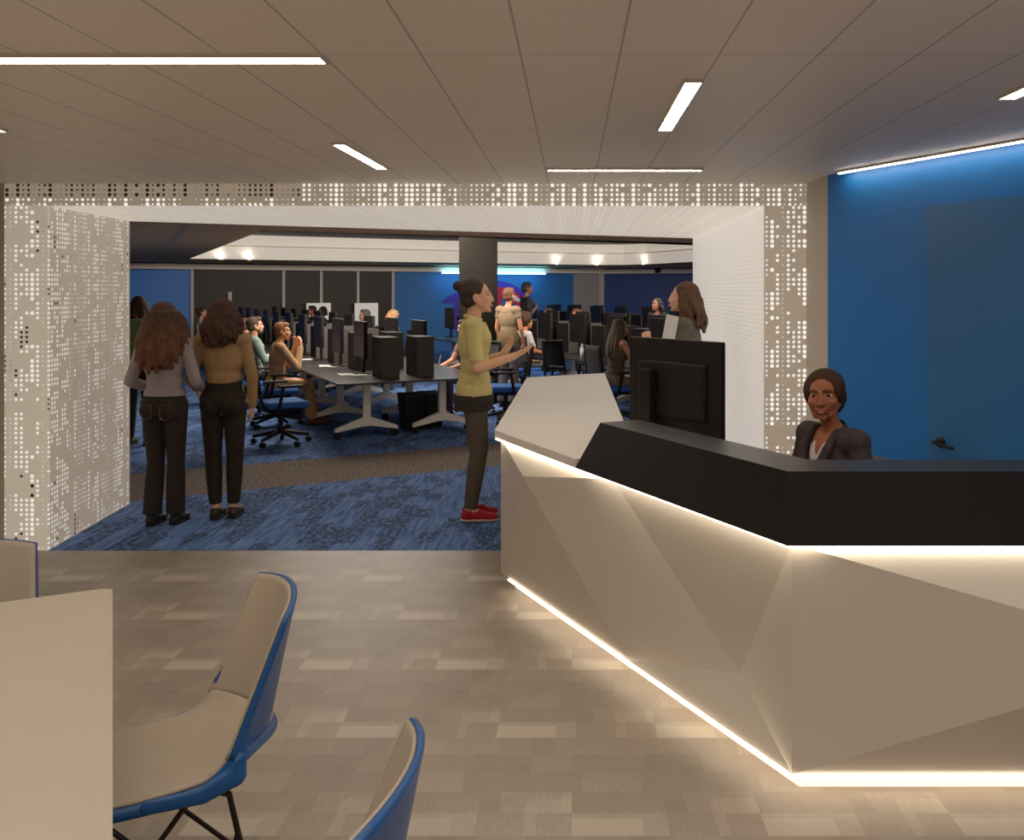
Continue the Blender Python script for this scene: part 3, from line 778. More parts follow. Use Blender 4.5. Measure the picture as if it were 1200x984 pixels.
# whiteboards in front of the dark glass
for k, (x0, x1, y0, y1) in enumerate(((357, 385, 355, 380), (413, 440, 355, 380))):
    a, b = fw(x0), fw(x1); c = (a+b)/2 - V*.25; z1_ = H-(y0-CY)*c.y/F; z0_ = .75
    o = empty('whiteboard', (c.x, c.y, 0), TH, ['white board standing before the dark glass, left of the pair', 'white board standing before the dark glass, right of the pair'][k], 'whiteboard', 'boards by the dark glass')
    bm = NB(); box(bm, (0, 0, (z0_+z1_)/2), ((b-a).length, .03, z1_-z0_)); obj('board', bm, emit('board_white%d' % k, (235, 228, 218), .25, (230, 224, 214)), o)  # board surface emits a little by itself, without being a lamp
    bm = NB()
    for s in (-1, 1): box(bm, (s*((b-a).length/2-.04), 0, .4), (.04, .04, .78)); box(bm, (s*((b-a).length/2-.04), 0, .015), (.05, .5, .03))
    obj('stand', bm, M['rod'], o)
# emblem on the far wall: purple swoosh, red arc and white mark
em = empty('wall_emblem', fw(580)-V*.012, TH, 'round purple and red painted emblem on the speckled blue wall', 'emblem')
M['purple'] = mat('purple_paint', (62, 36, 150), .6, .06, 3); M['red'] = mat('red_paint', (206, 22, 44), .6, .04, 3); M['whitep'] = mat('white_paint', (226, 222, 226), .6, .03, 3)
def arcs(bm, r0, r1, a0, a1, cz, n=36, cx=0, y=0, sz=1):
    for i in range(n):
        q = []
        for a, r in ((i, r0), (i, r1), (i+1, r1), (i+1, r0)):
            an = math.radians(a0+(a1-a0)*a/n); q.append(bm.verts.new((cx+r*math.cos(an), y, cz+r*math.sin(an)*sz)))
        bm.faces.new(q)
    bmesh.ops.remove_doubles(bm, verts=bm.verts[:], dist=1e-5)
fy = fw(580).y; ez = lambda py: H-(py-CY)*fy/F; pxm = fy/F/math.cos(TH)*.94
bm = NB(); arcs(bm, .95, 1.42, 0, 180, ez(385), y=-.001); obj('outer_ring', bm, M['purple'], em)
bm = NB(); arcs(bm, .80, 1.12, 22, 150, ez(381), cx=.12, y=-.006); obj('red_arc', bm, M['red'], em)
bm = NB(); bm.faces.new([bm.verts.new(((px-580)*pxm, -.008, ez(py))) for px, py in ((516, 354), (527, 346), (540, 341), (552, 340), (548, 360), (540, 375), (533, 372), (530, 362), (534, 355))]); obj('swoosh', bm, M['purple'], em)
bm = NB(); bm.faces.new([bm.verts.new(((px-580)*pxm, -.009, ez(py))) for px, py in ((600, 344), (606, 347), (611, 352), (607, 354), (602, 350))]); obj('white_mark', bm, M['whitep'], em)
bm = NB(); bm.faces.new([bm.verts.new(((px-580)*pxm, -.007, ez(py))) for px, py in ((583, 338), (589, 338), (587, 362), (583, 362))]); obj('red_bar', bm, M['red'], em)
# ---------------------------------------------------------------- people
_mc = {}
def cloth(c, rough=.85, var=.06, scale=40, bump=0):
    k = (tuple(c), rough)
    if k not in _mc: _mc[k] = mat('fabric_%d_%d_%d' % tuple(c), c, rough, var, scale, spec=.2, bump=bump)
    return _mc[k]
def skinm(c):
    k = ('s', tuple(c))
    if k not in _mc: _mc[k] = mat('skin_%d_%d_%d' % tuple(c), c, .55, .03, 9, spec=.35)
    return _mc[k]
def hairm(c):
    k = ('h', tuple(c))
    if k not in _mc: _mc[k] = mat('hair_%d_%d_%d' % tuple(c), c, .7, .16, 22, spec=.15, stretch=(3, 3, .35))
    return _mc[k]
def hairg(c0, c1, z0, z1):
    t = NT('hair_ombre'); co = t.coord(); x, y, z = t.sep(co)
    mp = t.add('ShaderNodeMapping'); mp.inputs['Scale'].default_value = (3, 3, .35); t.link(co, mp.inputs[0]); n = t.noise(mp.outputs[0], 24, 3)
    k = t.math('ADD', t.mapr(z, z0, z1, 0, 1), t.mapr(n, .3, .7, -.35, .35))
    t.link(t.mix(k, lin(c0), lin(c1)), t.b.inputs['Base Color']); t.b.inputs['Roughness'].default_value = .65; t.b.inputs['Specular IOR Level'].default_value = .2
    t.n['Mix'].clamp_factor = True
    return t.m
EYEW = mat('eye_white', (190, 180, 172), .7, .01, 3); IRIS = mat('iris_dark', (30, 20, 16), .2, .02, 3)
LIP = mat('lips', (176, 84, 78), .45, .03, 9); LIPD = mat('lips_dark', (150, 62, 52), .45, .03, 9); TEETH = mat('teeth', (232, 224, 214), .3, .01, 3)

def hand(bm, w, d, n, side, curl, s, sp=1.0):
    """w wrist, d direction, n palm normal, side +1: thumb towards +across"""
    d = Vector(d).normalized(); n = Vector(n); n = (n-d*n.dot(d)).normalized(); a = d.cross(n)*side
    w = Vector(w)
    offs = [.030, .010, -.010, -.028]; ln = [.068, .078, .072, .056]
    for o in offs: caps(bm, w+a*o*.55*s+d*.005*s, w+d*.085*s+a*o*s, .0145*s, .0115*s, 8)
    caps(bm, w+d*.01*s, w+d*.06*s, .02*s, .02*s, 8)
    for i, (o, L) in enumerate(zip(offs, ln)):
        p = w+d*.085*s+a*o*s; ang = .12
        dirn = (d+a*o*3.2*sp).normalized()
        for k, (fr, r) in enumerate(((.45, .0098), (.32, .0088), (.23, .0078))):
            ang += curl*(.55+.25*k)
            q = p+(dirn*math.cos(ang)+n*math.sin(ang))*L*fr*s
            caps(bm, p, q, r*s, (r-.0008)*s, 8); p = q
    p = w+d*.025*s+a*.028*s
    q = p+(d*.6+a*.75+n*.25).normalized()*.042*s; caps(bm, p, q, .0135*s, .011*s, 8)
    e_ = q+(d*.85+a*.3+n*(.25+curl*.4)).normalized()*.034*s; caps(bm, q, e_, .0105*s, .0085*s, 8)

def hem_cut(me, co, no, segs, r):
    bm = bmesh.new(); bm.from_mesh(me)
    bmesh.ops.bisect_plane(bm, geom=bm.verts[:]+bm.edges[:]+bm.faces[:], plane_co=co, plane_no=no)
    def near(p):
        for a, b in segs:
            d = b-a; t = max(0, min(1, (p-a).dot(d)/max(d.length_squared, 1e-9)))
            if (p-a-d*t).length < r: return True
        return False
    bmesh.ops.delete(bm, geom=[v for v in bm.verts if (v.co-co).dot(no) > 1e-5 and not near(v.co)], context='VERTS')
    bm.to_mesh(me); bm.free()
def person(label, loc, rz, h=1.70, fem=False, seated=False, lean=0.0, head=(0, 0), skin=(196, 140, 106), top=((120, 120, 120), 1.0, None, 'crew'),
           bot=((40, 38, 38), 1.0), shoe=((30, 28, 28), None), hair=('short', (60, 44, 34)), arms=None, legs=None, hands=None, vox=.009, face=1, lipm=None, hipz=None, extra=None, smile=False, slim=1.0, group=None, glute=1.0, twist=0, hs=(1, 1, 1), hv=1.0):
    """arms: {'L':(elbow,wrist),'R':...} in upper-body coordinates for a 1.75 m figure; faces +y, L is -x"""
    s = h/1.75
    root = empty('person', loc, rz, label, 'person', group)
    HZ = hipz if hipz else (.545/s if seated else .93)
    hip = Vector((0, 0, HZ))
    Mu = Matrix.Translation(hip) @ Matrix.Rotation(-lean, 4, 'X') @ Matrix.Rotation(twist, 4, 'Z') @ Matrix.Translation((0, 0, -.93))
    S4 = Matrix.Diagonal((s, s, s, 1))
    up = lambda p: (Mu @ Vector(p))
    sw = (.155 if fem else .178)*slim
    A = {'L': ((-.215, -.01, 1.15), (-.225, .05, .91)), 'R': ((.215, -.01, 1.15), (.225, .05, .91))}
    if arms: A.update(arms)
    sh = {'L': up((-sw, -.01, 1.425)), 'R': up((sw, -.01, 1.425))}
    el = {k: up(A[k][0]) for k in A}; wr = {k: up(A[k][1]) for k in A}
    if seated:
        Lg = {'L': ((-.10, .42, HZ+.0), (-.10, .40, .085)), 'R': ((.10, .42, HZ+.0), (.10, .40, .085))}
        hx = .085
    else:
        Lg = {'L': ((-.095, .015, .50), (-.10, -.02, .085)), 'R': ((.095, .015, .50), (.10, -.02, .085))}
        hx = .088
    if legs: Lg.update(legs)
    hp = {'L': Vector((-hx, 0, HZ)), 'R': Vector((hx, 0, HZ))}
    kn = {k: Vector(Lg[k][0]) for k in Lg}; an = {k: Vector(Lg[k][1]) for k in Lg}
    hy, hpit = head
    hc = (0, .018, 1.632)
    Mh = Mu @ Matrix.Translation(hc) @ Matrix.Rotation(hy, 4, 'Z') @ Matrix.Rotation(-hpit, 4, 'X')
    cw = .148 if fem else .170; cw *= slim; wwid = (.122 if fem else .150)*slim; pw = (.168 if fem else .160)*slim
    def torso(bm, g, low=.88, bust=True, shoulders=True):
        ell(bm, (0, -.005, 1.29), (cw+g, .108+g, .19), Mu)
        ell(bm, (0, .0, 1.13), (wwid+g, .096+g, .17), Mu)
        ell(bm, (0, 0, 1.02), ((wwid+pw)/2+g, .105+g, .13), Mu)
        ell(bm, (0, -.005, .94), (pw+g, .118+g, .12 if not seated else .10), Mu)
        if fem and bust:
            for x in (-.07, .07): ell(bm, (x, .085, 1.275), (.062+g*.5, .055+g*.6, .062), Mu)
        if not fem:
            for x in (-.065, .065): ell(bm, (x, .055, 1.325), (.085+g*.6, .056+g, .085), Mu)
        if shoulders:
            for k in sh: caps(bm, up((0, -.012, 1.40)), sh[k], .072+g, .052+g, 12)
            caps(bm, up((0, -.02, 1.40)), up((0, -.018, 1.45)), .085+g, .062+g, 12)
    def armcap(bm, k, g, frac=1.0, flat=True):
        f = frac*2
        e1 = min(1, f)
        r0, r1, r2 = (.048, .039, .027) if not fem else (.042, .034, .024)
        caps(bm, sh[k], sh[k].lerp(el[k], e1), r0+g, (r0+(r1-r0)*e1)+g, 12, False, flat and f <= 1)
        if f > 1:
            e2 = f-1; caps(bm, el[k], el[k].lerp(wr[k], e2), r1+g, r1+(r2-r1)*e2+g*(1.1), 12, False, flat)
    tw = .083 if not fem else .086
    def legcap(bm, k, g, frac=1.0, flare=0):
        caps(bm, hp[k], kn[k], tw+g, .056+g, 14)
        f = frac
        q = kn[k].lerp(an[k], f)
        caps(bm, kn[k], kn[k].lerp(an[k], .35), .055+g, .054+g+flare*.3, 14)
        caps(bm, kn[k].lerp(an[k], .35), q, .054+g+flare*.3, .036+g*1.2+flare, 14, False, True)
    # ---- body
    bm = NB()
    torso(bm, 0)
    caps(bm, up((0, -.015, 1.42)), up((0, .005, 1.56)), .056 if not fem else .050, .051 if not fem else .041, 12)
    for k in A: armcap(bm, k, 0, 1.0, False)
    for k in Lg:
        legcap(bm, k, -.006); caps(bm, kn[k].lerp(an[k], .9), an[k], .036, .036, 10)
        caps(bm, an[k], an[k]+Vector((0, .10, -.045)), .034, .024, 10)
    f = .97 if fem else 1.0
    Hh = Mh @ Matrix.Diagonal((f*hs[0], f*hs[1], f*hs[2], 1))
    ell(bm, (0, -.014, .03), (.074, .094, .084), Hh, 20, 14); ell(bm, (0, .028, -.028), (.060 if not fem else .066, .068, .080 if not fem else .078), Hh, 20, 14); ell(bm, (0, .044, -.076), (.040 if not fem else .046, .042, .034), Hh)
    for sx in (-1, 1):
        caps(bm, Hh @ Vector((sx*.058, .0, -.03)), Hh @ Vector((sx*(.026 if fem else .022), .06, -.085)), .022, .022 if fem else .020, 8)
        ell(bm, (sx*.074, -.012, -.008), (.010, .020, .032), Hh)
        caps(bm, Hh @ Vector((sx*.012, .085, .034)), Hh @ Vector((sx*.046, .068, .032)), .011 if not fem else .006, .010 if not fem else .006, 8)
        ell(bm, (sx*.040, .062, -.025), (.022, .022, .020), Hh)
        ell(bm, (sx*.011, .094, -.031), (.009, .011, .008), Hh)
    caps(bm, Hh @ Vector((0, .088, .02)), Hh @ Vector((0, .106, -.028)), .0085, .0120, 10)
    caps(bm, Hh @ Vector((-.016, .088, -.062)), Hh @ Vector((.016, .088, -.062)), .013, .013, 8)
    ell(bm, (0, .082, -.098), (.018, .014, .014), Hh)
    for k in A:
        hd = (hands or {}).get(k)
        d = (wr[k]-el[k]).normalized()
        if hd is None: hd = (d, (-1 if k == 'R' else 1, .2, -.1), .35)
        else:
            hd = (Mu.to_3x3() @ Vector(hd[0]) if hd[0] is not None else d, Mu.to_3x3() @ Vector(hd[1]), hd[2])
        hand(bm, wr[k], hd[0], hd[1], 1 if k == 'L' else -1, hd[2], 1.02 if not fem else .93)
    bm.transform(S4)
    me = remesh(bm, vox*.72, 3, .5)
    body = obj('body', me, skinm(skin), root, True)
    body['label'] = 'head, bare skin and hands'
    # ---- face parts
    if face:
        for sx in (-1, 1):
            bm = NB(); ell(bm, (sx*.031, .0705, .010), (.0145, .0112, .0080 if fem else .0070), S4 @ Hh, 14, 10); e_ = obj('eye', bm, EYEW, root, True)
            bm = NB(); ell(bm, (sx*.031, .0795, .0100), (.0084, .0036, .0072), S4 @ Hh, 12, 8); obj('iris', bm, IRIS, e_, True)
            bm = NB(); chain(bm, [S4 @ Hh @ Vector((sx*a, b, c)) for a, b, c in ((.014, .0945, .037 if fem else .034), (.030, .0900, .042), (.047, .076, .034))], [q_*(.7 if fem else 1)*s for q_ in (.0034, .0042, .0026)], 6)
            obj('eyebrow', bm, hairm(hair[1] if hair[0] != 'bald' else (120, 90, 60)), root, True)
        lm = lipm or LIP
        bm = NB(); cz = .0075 if smile else 0
        up_ = [(-.026, .088, -.060+cz*1.5), (-.012, .1005, -.0575), (0, .1025, -.0585), (.012, .1005, -.0575), (.026, .088, -.060+cz*1.5)]
        lo_ = [(-.026, .088, -.0605+cz*1.5), (-.012, .0985, -.069), (0, .1005, -.071), (.012, .0985, -.069), (.026, .088, -.0605+cz*1.5)]
        fo = Vector((0, .006 if fem else 0, 0))
        chain(bm, [S4 @ Hh @ (Vector(p)+fo) for p in up_], [.003*s, .0045*s, .0042*s, .0045*s, .003*s], 6)
        chain(bm, [S4 @ Hh @ (Vector(p)+fo) for p in lo_], [.003*s, .005*s, .0058*s, .005*s, .003*s], 6)
        mo = obj('mouth', bm, lm, root, True)
        if smile:
            bm = NB(); chain(bm, [S4 @ Hh @ (Vector(p)+fo) for p in ((-.019, .0945, -.0615), (0, .1035, -.0645), (.019, .0945, -.0615))], [.0028*s, .0036*s, .0028*s], 6); obj('teeth', bm, TEETH, mo, True)
    # ---- clothes
    tc, sl, hem, neck = top
    hemz = hem if hem else (.90 if not seated else .94)
    bm = NB(); g = .013
    torso(bm, g)
    for k in A: armcap(bm, k, g, sl) if sl > 0 else None
    if hem is None or hem < .92: ell(bm, (0, -.006, .93), (pw+.022, .138, .16), Mu)
    bm.transform(S4); me = remesh(bm, vox*.8, 9)
    Ms = S4 @ Mu
    hc_ = Ms @ Vector((0, 0, hemz)); hn = Ms.to_3x3() @ Vector((0, 0, -1)); hem_cut(me, hc_, hn.normalized(), [(S4 @ sh[k], S4 @ el[k]) for k in A]+[(S4 @ el[k], S4 @ wr[k]) for k in A], (.068+g)*s if sl > .6 else 0)
    Mi = Ms.inverted()
    if neck == 'v':
        def keep(c):
            q = Mi @ c
            if q.y > .01 and q.z > 1.08 and abs(q.x) < (q.z-1.08)*.15: return False
            return not ((Vector((q.x, q.y+.0, 0))).length < .066 and q.z > 1.44)
        cut(me, keep)
    elif neck == 'tank':
        cut(me, lambda c: not ((lambda q: q.z > 1.40 and not (.075 < abs(q.x) < .115) or q.z > 1.36 and abs(q.x) > .13)(Mi @ c)))
    else:
        cut(me, lambda c: not ((lambda q: q.z > 1.45 and Vector((q.x, q.y+.008, 0)).length < .085 and q.z > 1.462 + (.0 if q.y < 0 else -.012))(Mi @ c)))
    tm = tc if not isinstance(tc, tuple) else cloth(tc)
    top_o = obj({'v': 'blazer', 'polo': 'polo_shirt', 'tank': 'tank_top'}.get(neck, 'sweater' if sl > .8 else 'shirt'), me, tm, root, True)
    if neck == 'polo':
        bm = NB()
        for i in range(20):
            a0, a1 = 2*PI*i/20, 2*PI*(i+1)/20
            def cp(a): return Ms @ Vector((.064*math.sin(a), .060*math.cos(a)-.012, 1.475+.016*-math.cos(a)))
            caps(bm, cp(a0), cp(a1), .011*s, .011*s, 6, sq=(1, 1.6))
        obj('collar', bm, tm, top_o, True)
        bm = NB(); sy = lambda z: max([(Mi @ v.co).y for v in me.vertices if abs((Mi @ v.co).x) < .014 and abs((Mi @ v.co).z-z) < .012] or [.09])
        chain(bm, [Ms @ Vector((0, sy(z)-.0055, z)) for z in (1.435, 1.40, 1.36, 1.32, 1.28)], [.010*s]*5, 8); obj('placket', bm, tm, top_o, True)
    bc, bl = bot[0], bot[1]; fl = bot[2] if len(bot) > 2 else 0
    wz = bot[3] if len(bot) > 3 else 1.04
    bm = NB(); g = .011
    if seated:
        ell(bm, (0, -.01, .95), (pw+g+.004, .128+g, .115), Mu); caps(bm, hp['L']+Vector((0, -.03, .0)), hp['R']+Vector((0, -.03, 0)), .098+g, .098+g, 12)
    else:
        ell(bm, (0, -.006, .95), (pw+g, .118+g, .125), Mu); ell(bm, (0, 0, 1.04), ((wwid+pw)/2+.006, .106+.006, .13), Mu)
        for x in (-.075, .075): ell(bm, (x, -.052*glute-.01*(1-glute), .905), (.085+g, (.078+g)*glute, .092), Mu)
    for k in Lg: legcap(bm, k, g, bl, fl)
    bm.transform(S4); me = remesh(bm, vox*.9, 5)
    if not seated: bisect(me, Ms @ Vector((0, 0, wz)), (Ms.to_3x3() @ Vector((0, 0, 1))).normalized())
    else: bisect(me, Ms @ Vector((0, 0, 1.0)), (Ms.to_3x3() @ Vector((0, 0, 1))).normalized())
    obj('trousers', me, cloth(bc), root, True)
    # ---- shoes
    for k in Lg:
        bm = NB(); a = an[k]; bz = a.z-.085
        fy = .0
        ell(bm, (a.x, a.y-.02, bz+.042), (.040, .048, .042)); ell(bm, (a.x, a.y+.05, bz+.045), (.042, .085, .042)); ell(bm, (a.x, a.y+.135, bz+.034), (.046, .075, .030))
        caps(bm, (a.x, a.y-.012, bz+.05), (a.x, a.y-.008, bz+.088), .040, .041, 10, False, True)
        bm.transform(S4)
        me = remesh(bm, .008, 4); bisect(me, (0, 0, (bz+.004)*s), (0, 0, -1))
        so = obj('shoe', me, cloth(shoe[0], .6), root, True)
        bm = NB()
        ell(bm, (a.x, a.y-.02, bz+.013), (.044, .052, .013)); ell(bm, (a.x, a.y+.055, bz+.013), (.043, .10, .013)); ell(bm, (a.x, a.y+.135, bz+.013), (.050, .080, .013))
        bm.transform(S4); obj('sole', remesh(bm, .007, 2), cloth(shoe[1] or (22, 20, 20), .6), so, True)
    # ---- hair
    st, hcol = hair[0], hair[1]; hl = hair[2] if len(hair) > 2 else .3
    bm = NB(); rnd = random.Random(len(label))
    def hl_lock(a, L, r0=.088, spread=.035, rad=.020, z0=.03, wave=.008, fr=1.0):
        spread *= hv; r0 *= (1+hv)/2; rad *= (1+hv)/2
        ph = rnd.random()*6; pts = []; rr = []
        n = max(4, int(L/.045))
        for i in range(n+1):
            z = z0-L*i/n; t = i/n
            rxy = r0+spread*min(1, t*1.6)
            x = math.sin(a)*rxy*.92+wave*math.sin(z*40+ph); y = -math.cos(a)*rxy-.018+wave*math.cos(z*37+ph)-.012*t
            pts.append(Hh @ Vector((x, y, z))); rr.append(rad*(1-.45*t))
        chain(bm, pts, rr, 7)
    if st != 'bald' and st != 'afro':
        hq = 1+(hv-1)*.25
        ell(bm, (0, -.030-.012*(hv-1), .040), (.083*hq, .098*hq, .088*(1+(hv-1)*.1)), Hh, 20, 14)
    if st == 'long' or st == 'straight':
        w = .010 if st == 'long' else .002
        ell(bm, (0, -.035, .0), (.092, .092, .10), Hh, 20, 14)
        n = 26 if hv < 1.3 else 40
        for i in range(n):
            a = -1.75+3.5*i/(n-1); L = hl*(1-(.10 if hl < .4 else .24)*abs(a))*(.88+.24*rnd.random())
            hl_lock(a, L, spread=.03+.03*rnd.random(), rad=.021, wave=w)
        for i in range(12):
            a = -1.1+2.2*i/11; hl_lock(a, hl*.92, r0=.06, spread=.03, rad=.026, wave=w*.6)
    elif st == 'bob':
        for i in range(20):
            a = -1.8+3.6*i/19; hl_lock(a, hl, spread=.012, rad=.022, wave=.003)
        for i in range(8): hl_lock(-.9+1.8*i/7, hl*.9, r0=.06, spread=.01, rad=.026, wave=.002)
    elif st == 'bun':
        ell(bm, (0, -.05, -.02), (.070, .068, .06), Hh); ell(bm, (0, -.128, .075), (.037, .037, .036), Hh); caps(bm, Hh @ Vector((0, -.09, .06)), Hh @ Vector((0, -.12, .072)), .03, .024)
    elif st == 'lowbun':
        ell(bm, (0, -.055, -.005), (.088, .082, .105), Hh); ell(bm, (.0, -.09, -.05), (.07, .06, .07), Hh)
        for sx in (-1, 1): ell(bm, (sx*.060, -.004, .020), (.030, .058, .072), Hh)
    elif st == 'short':
        ell(bm, (0, -.045, -.015), (.075, .072, .07), Hh); ell(bm, (0, .03, .092), (.062, .052, .034), Hh)
        for sx in (-1, 1): caps(bm, Hh @ Vector((sx*.066, .018, .03)), Hh @ Vector((sx*.066, .014, -.012)), .014, .010)
    elif st == 'crop':
        pass
    elif st == 'afro':
        for i in range(60):
            v = Vector((rnd.gauss(0, 1), rnd.gauss(0, 1), rnd.gauss(0, 1))).normalized()
            if v.y > .45 and v.z < .35: continue
            ell(bm, (v.x*.105, v.y*.105-.035, v.z*.095+.055), (.045, .045, .045), Hh, 8, 6)
        ell(bm, (0, -.035, .055), (.125, .115, .115), Hh)
    if st != 'bald':
        bm.transform(S4); me = remesh(bm, vox*.85, 2 if st == 'long' else 3)
        obj('hair', me, hairg(hair[3], hcol, (1.632+.02)*s, (1.632-.22)*s) if len(hair) > 3 else hairm(hcol), root, True)
    if extra: extra(root, S4, Mu, Ms, Hh, wr, el, s)
    return root
FZ = 0.0
AWAY, RIGHT, LEFT = 0.0, -PI/2, PI/2
def at(px, Y): return Vector(((px-CX)*Y/F, Y, 0))

# two women standing in the portal, backs to us
jeans = cloth((54, 48, 44), .9, .1, 60)
def pockets(root, S4, Mu, Ms, Hh, wr, el, s):
    for sx in (-1, 1):
        bm = NB(); pts = [Ms @ Vector(p) for p in ((sx*.035, -.143, .955), (sx*.118, -.118, .955), (sx*.118, -.130, .86), (sx*.078, -.144, .838), (sx*.036, -.147, .86), (sx*.035, -.143, .955))]
        tube(bm, pts, .0016, 5); obj('pocket_seam', bm, cloth((104, 88, 72)), root)
person('woman seen from behind with very long wavy auburn hair, lavender sweater and dark jeans', at(193, 6.62), -.06, 1.635, True,
       top=((150, 138, 142), 1.0, 1.02, 'crew'), bot=((42, 36, 33), 1.0, .022, 1.06), hair=('long', (98, 62, 43), .47, (62, 44, 34)), hv=1.75, vox=.008, extra=pockets,
       arms={'L': ((-.265, -.03, 1.13), (-.20, .17, 1.05)), 'R': ((.25, .0, 1.13), (.22, .17, 1.06))}, head=(0, .02), slim=1.06,
       legs={'L': ((-.075, .01, .50), (-.085, -.03, .085)), 'R': ((.085, .015, .50), (.085, .01, .085))}, face=0, skin=(205, 160, 130))
person('woman seen from behind with shoulder length brown hair, cropped tan sweater and black leggings', at(262, 6.80), 0.06, 1.66, True,
       top=((158, 124, 86), 1.0, 1.085, 'crew'), bot=((40, 34, 30), .92, .0, 1.12), hair=('long', (62, 42, 34), .27), hv=1.35, vox=.008,
       arms={'L': ((-.25, -.03, 1.12), (-.27, .17, 1.02)), 'R': ((.225, -.0, 1.13), (.205, .06, .88))}, slim=1.05,
       legs={'L': ((-.085, .015, .50), (-.055, -.02, .085)), 'R': ((.085, .015, .50), (.075, .01, .085))}, face=0, skin=(205, 160, 130), shoe=((44, 38, 34), (36, 32, 30)))
# man in polo
def boxers(root, S4, Mu, Ms, Hh, wr, el, s):
    bm = NB(); ell(bm, (0, -.008, .88), (.190, .150, .26), Mu); bm.transform(S4); me = remesh(bm, .008, 3)
    bisect(me, Ms @ Vector((0, 0, .805)), Vector((0, 0, -1))); bisect(me, Ms @ Vector((0, 0, .92)), Vector((0, 0, 1)))
    obj('shirt_tail', me, cloth((52, 48, 46)), root, True)
person('man in yellow polo shirt and red shoes gesturing with both hands at the desk', Vector((-.735, 6.78, 0)), RIGHT+.08, 1.80, False,
       top=((204, 188, 122), .42, .862, 'polo'), bot=((84, 74, 64), .97), shoe=((168, 30, 40), (206, 184, 150)), hair=('bun', (58, 48, 42)), vox=.007, skin=(222, 168, 132),
       arms={'L': ((-.225, .03, 1.13), (-.17, .20, 1.19)), 'R': ((.235, .03, 1.12), (.16, .29, 1.205))},
       hands={'L': ((.1, .55, .75), (.5, -.7, .5), .2), 'R': ((-.1, .85, .42), (-.3, -.3, .9), .12)}, extra=boxers, slim=1.04, hs=(1.08, 1.08, 1.06), glute=.72, head=(.05, -.02),
       legs={'L': ((-.085, .035, .50), (-.095, -.03, .085)), 'R': ((.085, .03, .50), (.085, -.03, .085))})
# woman behind the monitor
def papers(root, S4, Mu, Ms, Hh, wr, el, s):
    pass
w = person('smiling woman with wavy brown hair and grey sweater standing behind the monitor', at(803, 7.0), LEFT-.25, 1.79, True,
       top=((92, 86, 78), 1.0, None, 'crew'), bot=((44, 40, 40), 1.0), hair=('long', (82, 60, 46), .27), hv=1.15, vox=.007, skin=(226, 172, 142), smile=True, head=(0, -.02),
       arms={'L': ((-.22, .06, 1.16), (-.10, .26, 1.26)), 'R': ((.22, .06, 1.16), (.08, .25, 1.20))}, hands={'L': ((.2, .3, .9), (.8, -.1, 0), .5), 'R': ((-.6, .5, .5), (-.4, -.6, .2), .5)})
pb = P(785, 388, 6.72)
o = empty('paper_sheet', pb, .35, 'white paper held by the woman in grey behind the monitor', 'paper')
obj('sheets', box(NB(), (0, 0, 0), (.10, .012, .24), 0, Matrix.Rotation(.2, 4, 'Y')), M['paper'], o)
# receptionist
def blouse(root, S4, Mu, Ms, Hh, wr, el, s):
    bm = NB(); ell(bm, (0, -.004, 1.29), (.150, .113, .18), Mu); ell(bm, (0, .0, 1.13), (.126, .102, .17), Mu)
    for x in (-.07, .07): ell(bm, (x*.9, .085, 1.275), (.060, .057, .060), Mu)
    caps(bm, Mu @ Vector((0, -.02, 1.40)), Mu @ Vector((0, -.014, 1.47)), .088, .06)
    bm.transform(S4); me = remesh(bm, .0045, 5); Mi = Ms.inverted()
    def keep(c):
        q = Mi @ c
        if q.y > .0 and q.z > 1.36 and abs(q.x) < (q.z-1.36)*.40: return False
        return q.z < 1.47
    cut(me, keep); obj('blouse', me, cloth((222, 210, 206)), root, True)
    for sx in (-1, 1):
        bm = NB(); pts = [Ms @ Vector(p) for p in ((sx*.072, .03, 1.475), (sx*.078, .10, 1.40), (sx*.050, .146, 1.30), (sx*.010, .138, 1.12))]
        chain(bm, pts, [.014*s, .024*s, .026*s, .012*s], 8); me = remesh(bm, .006, 3); obj('lapel', me, cloth((58, 48, 50)), root, True)
RC = Vector((1.235, 4.15, 0))
person('smiling receptionist in dark blazer and white blouse seated behind the desk', RC, math.radians(118), 1.72, True, True,
       top=((62, 52, 54), 1.0, None, 'v'), bot=((44, 40, 42), 1.0), hair=('lowbun', (58, 36, 28)), vox=.0062, skin=(156, 90, 62), smile=True, head=(math.radians(36), -.03), hs=(1.1, 1.04, .97), hv=1.2, lipm=LIPD, extra=blouse,
       arms={'L': ((-.25, .02, 1.16), (-.20, .26, 1.08)), 'R': ((.25, .02, 1.16), (.20, .26, 1.08))}, lean=.10, hipz=.568)
rc = empty('reception_chair', RC, math.radians(118), 'tan upholstered chair behind the seated receptionist', 'chair')
M['tan'] = mat('tan_upholstery', (128, 112, 86), .8, .05, 30)
bm = NB(); box(bm, (0, 0, .43), (.5, .48, .09), 0, None, .035); obj('seat', bm, M['tan'], rc, True)
obj('backrest', sheet(lambda u, v: (-u*.26*(1-.1*v*v), -.27-.05*v-.05*(1-u*u), .50+.40*v), 10, 8, .04), M['tan'], rc, True)
bm = NB(); cyl(bm, (0, 0, .06), (0, 0, .39), .03)
for k in range(5): caps(bm, (0, 0, .07), (.28*math.cos(k*1.2566), .28*math.sin(k*1.2566), .03), .025, .018)
obj('pedestal', bm, M['black'], rc)
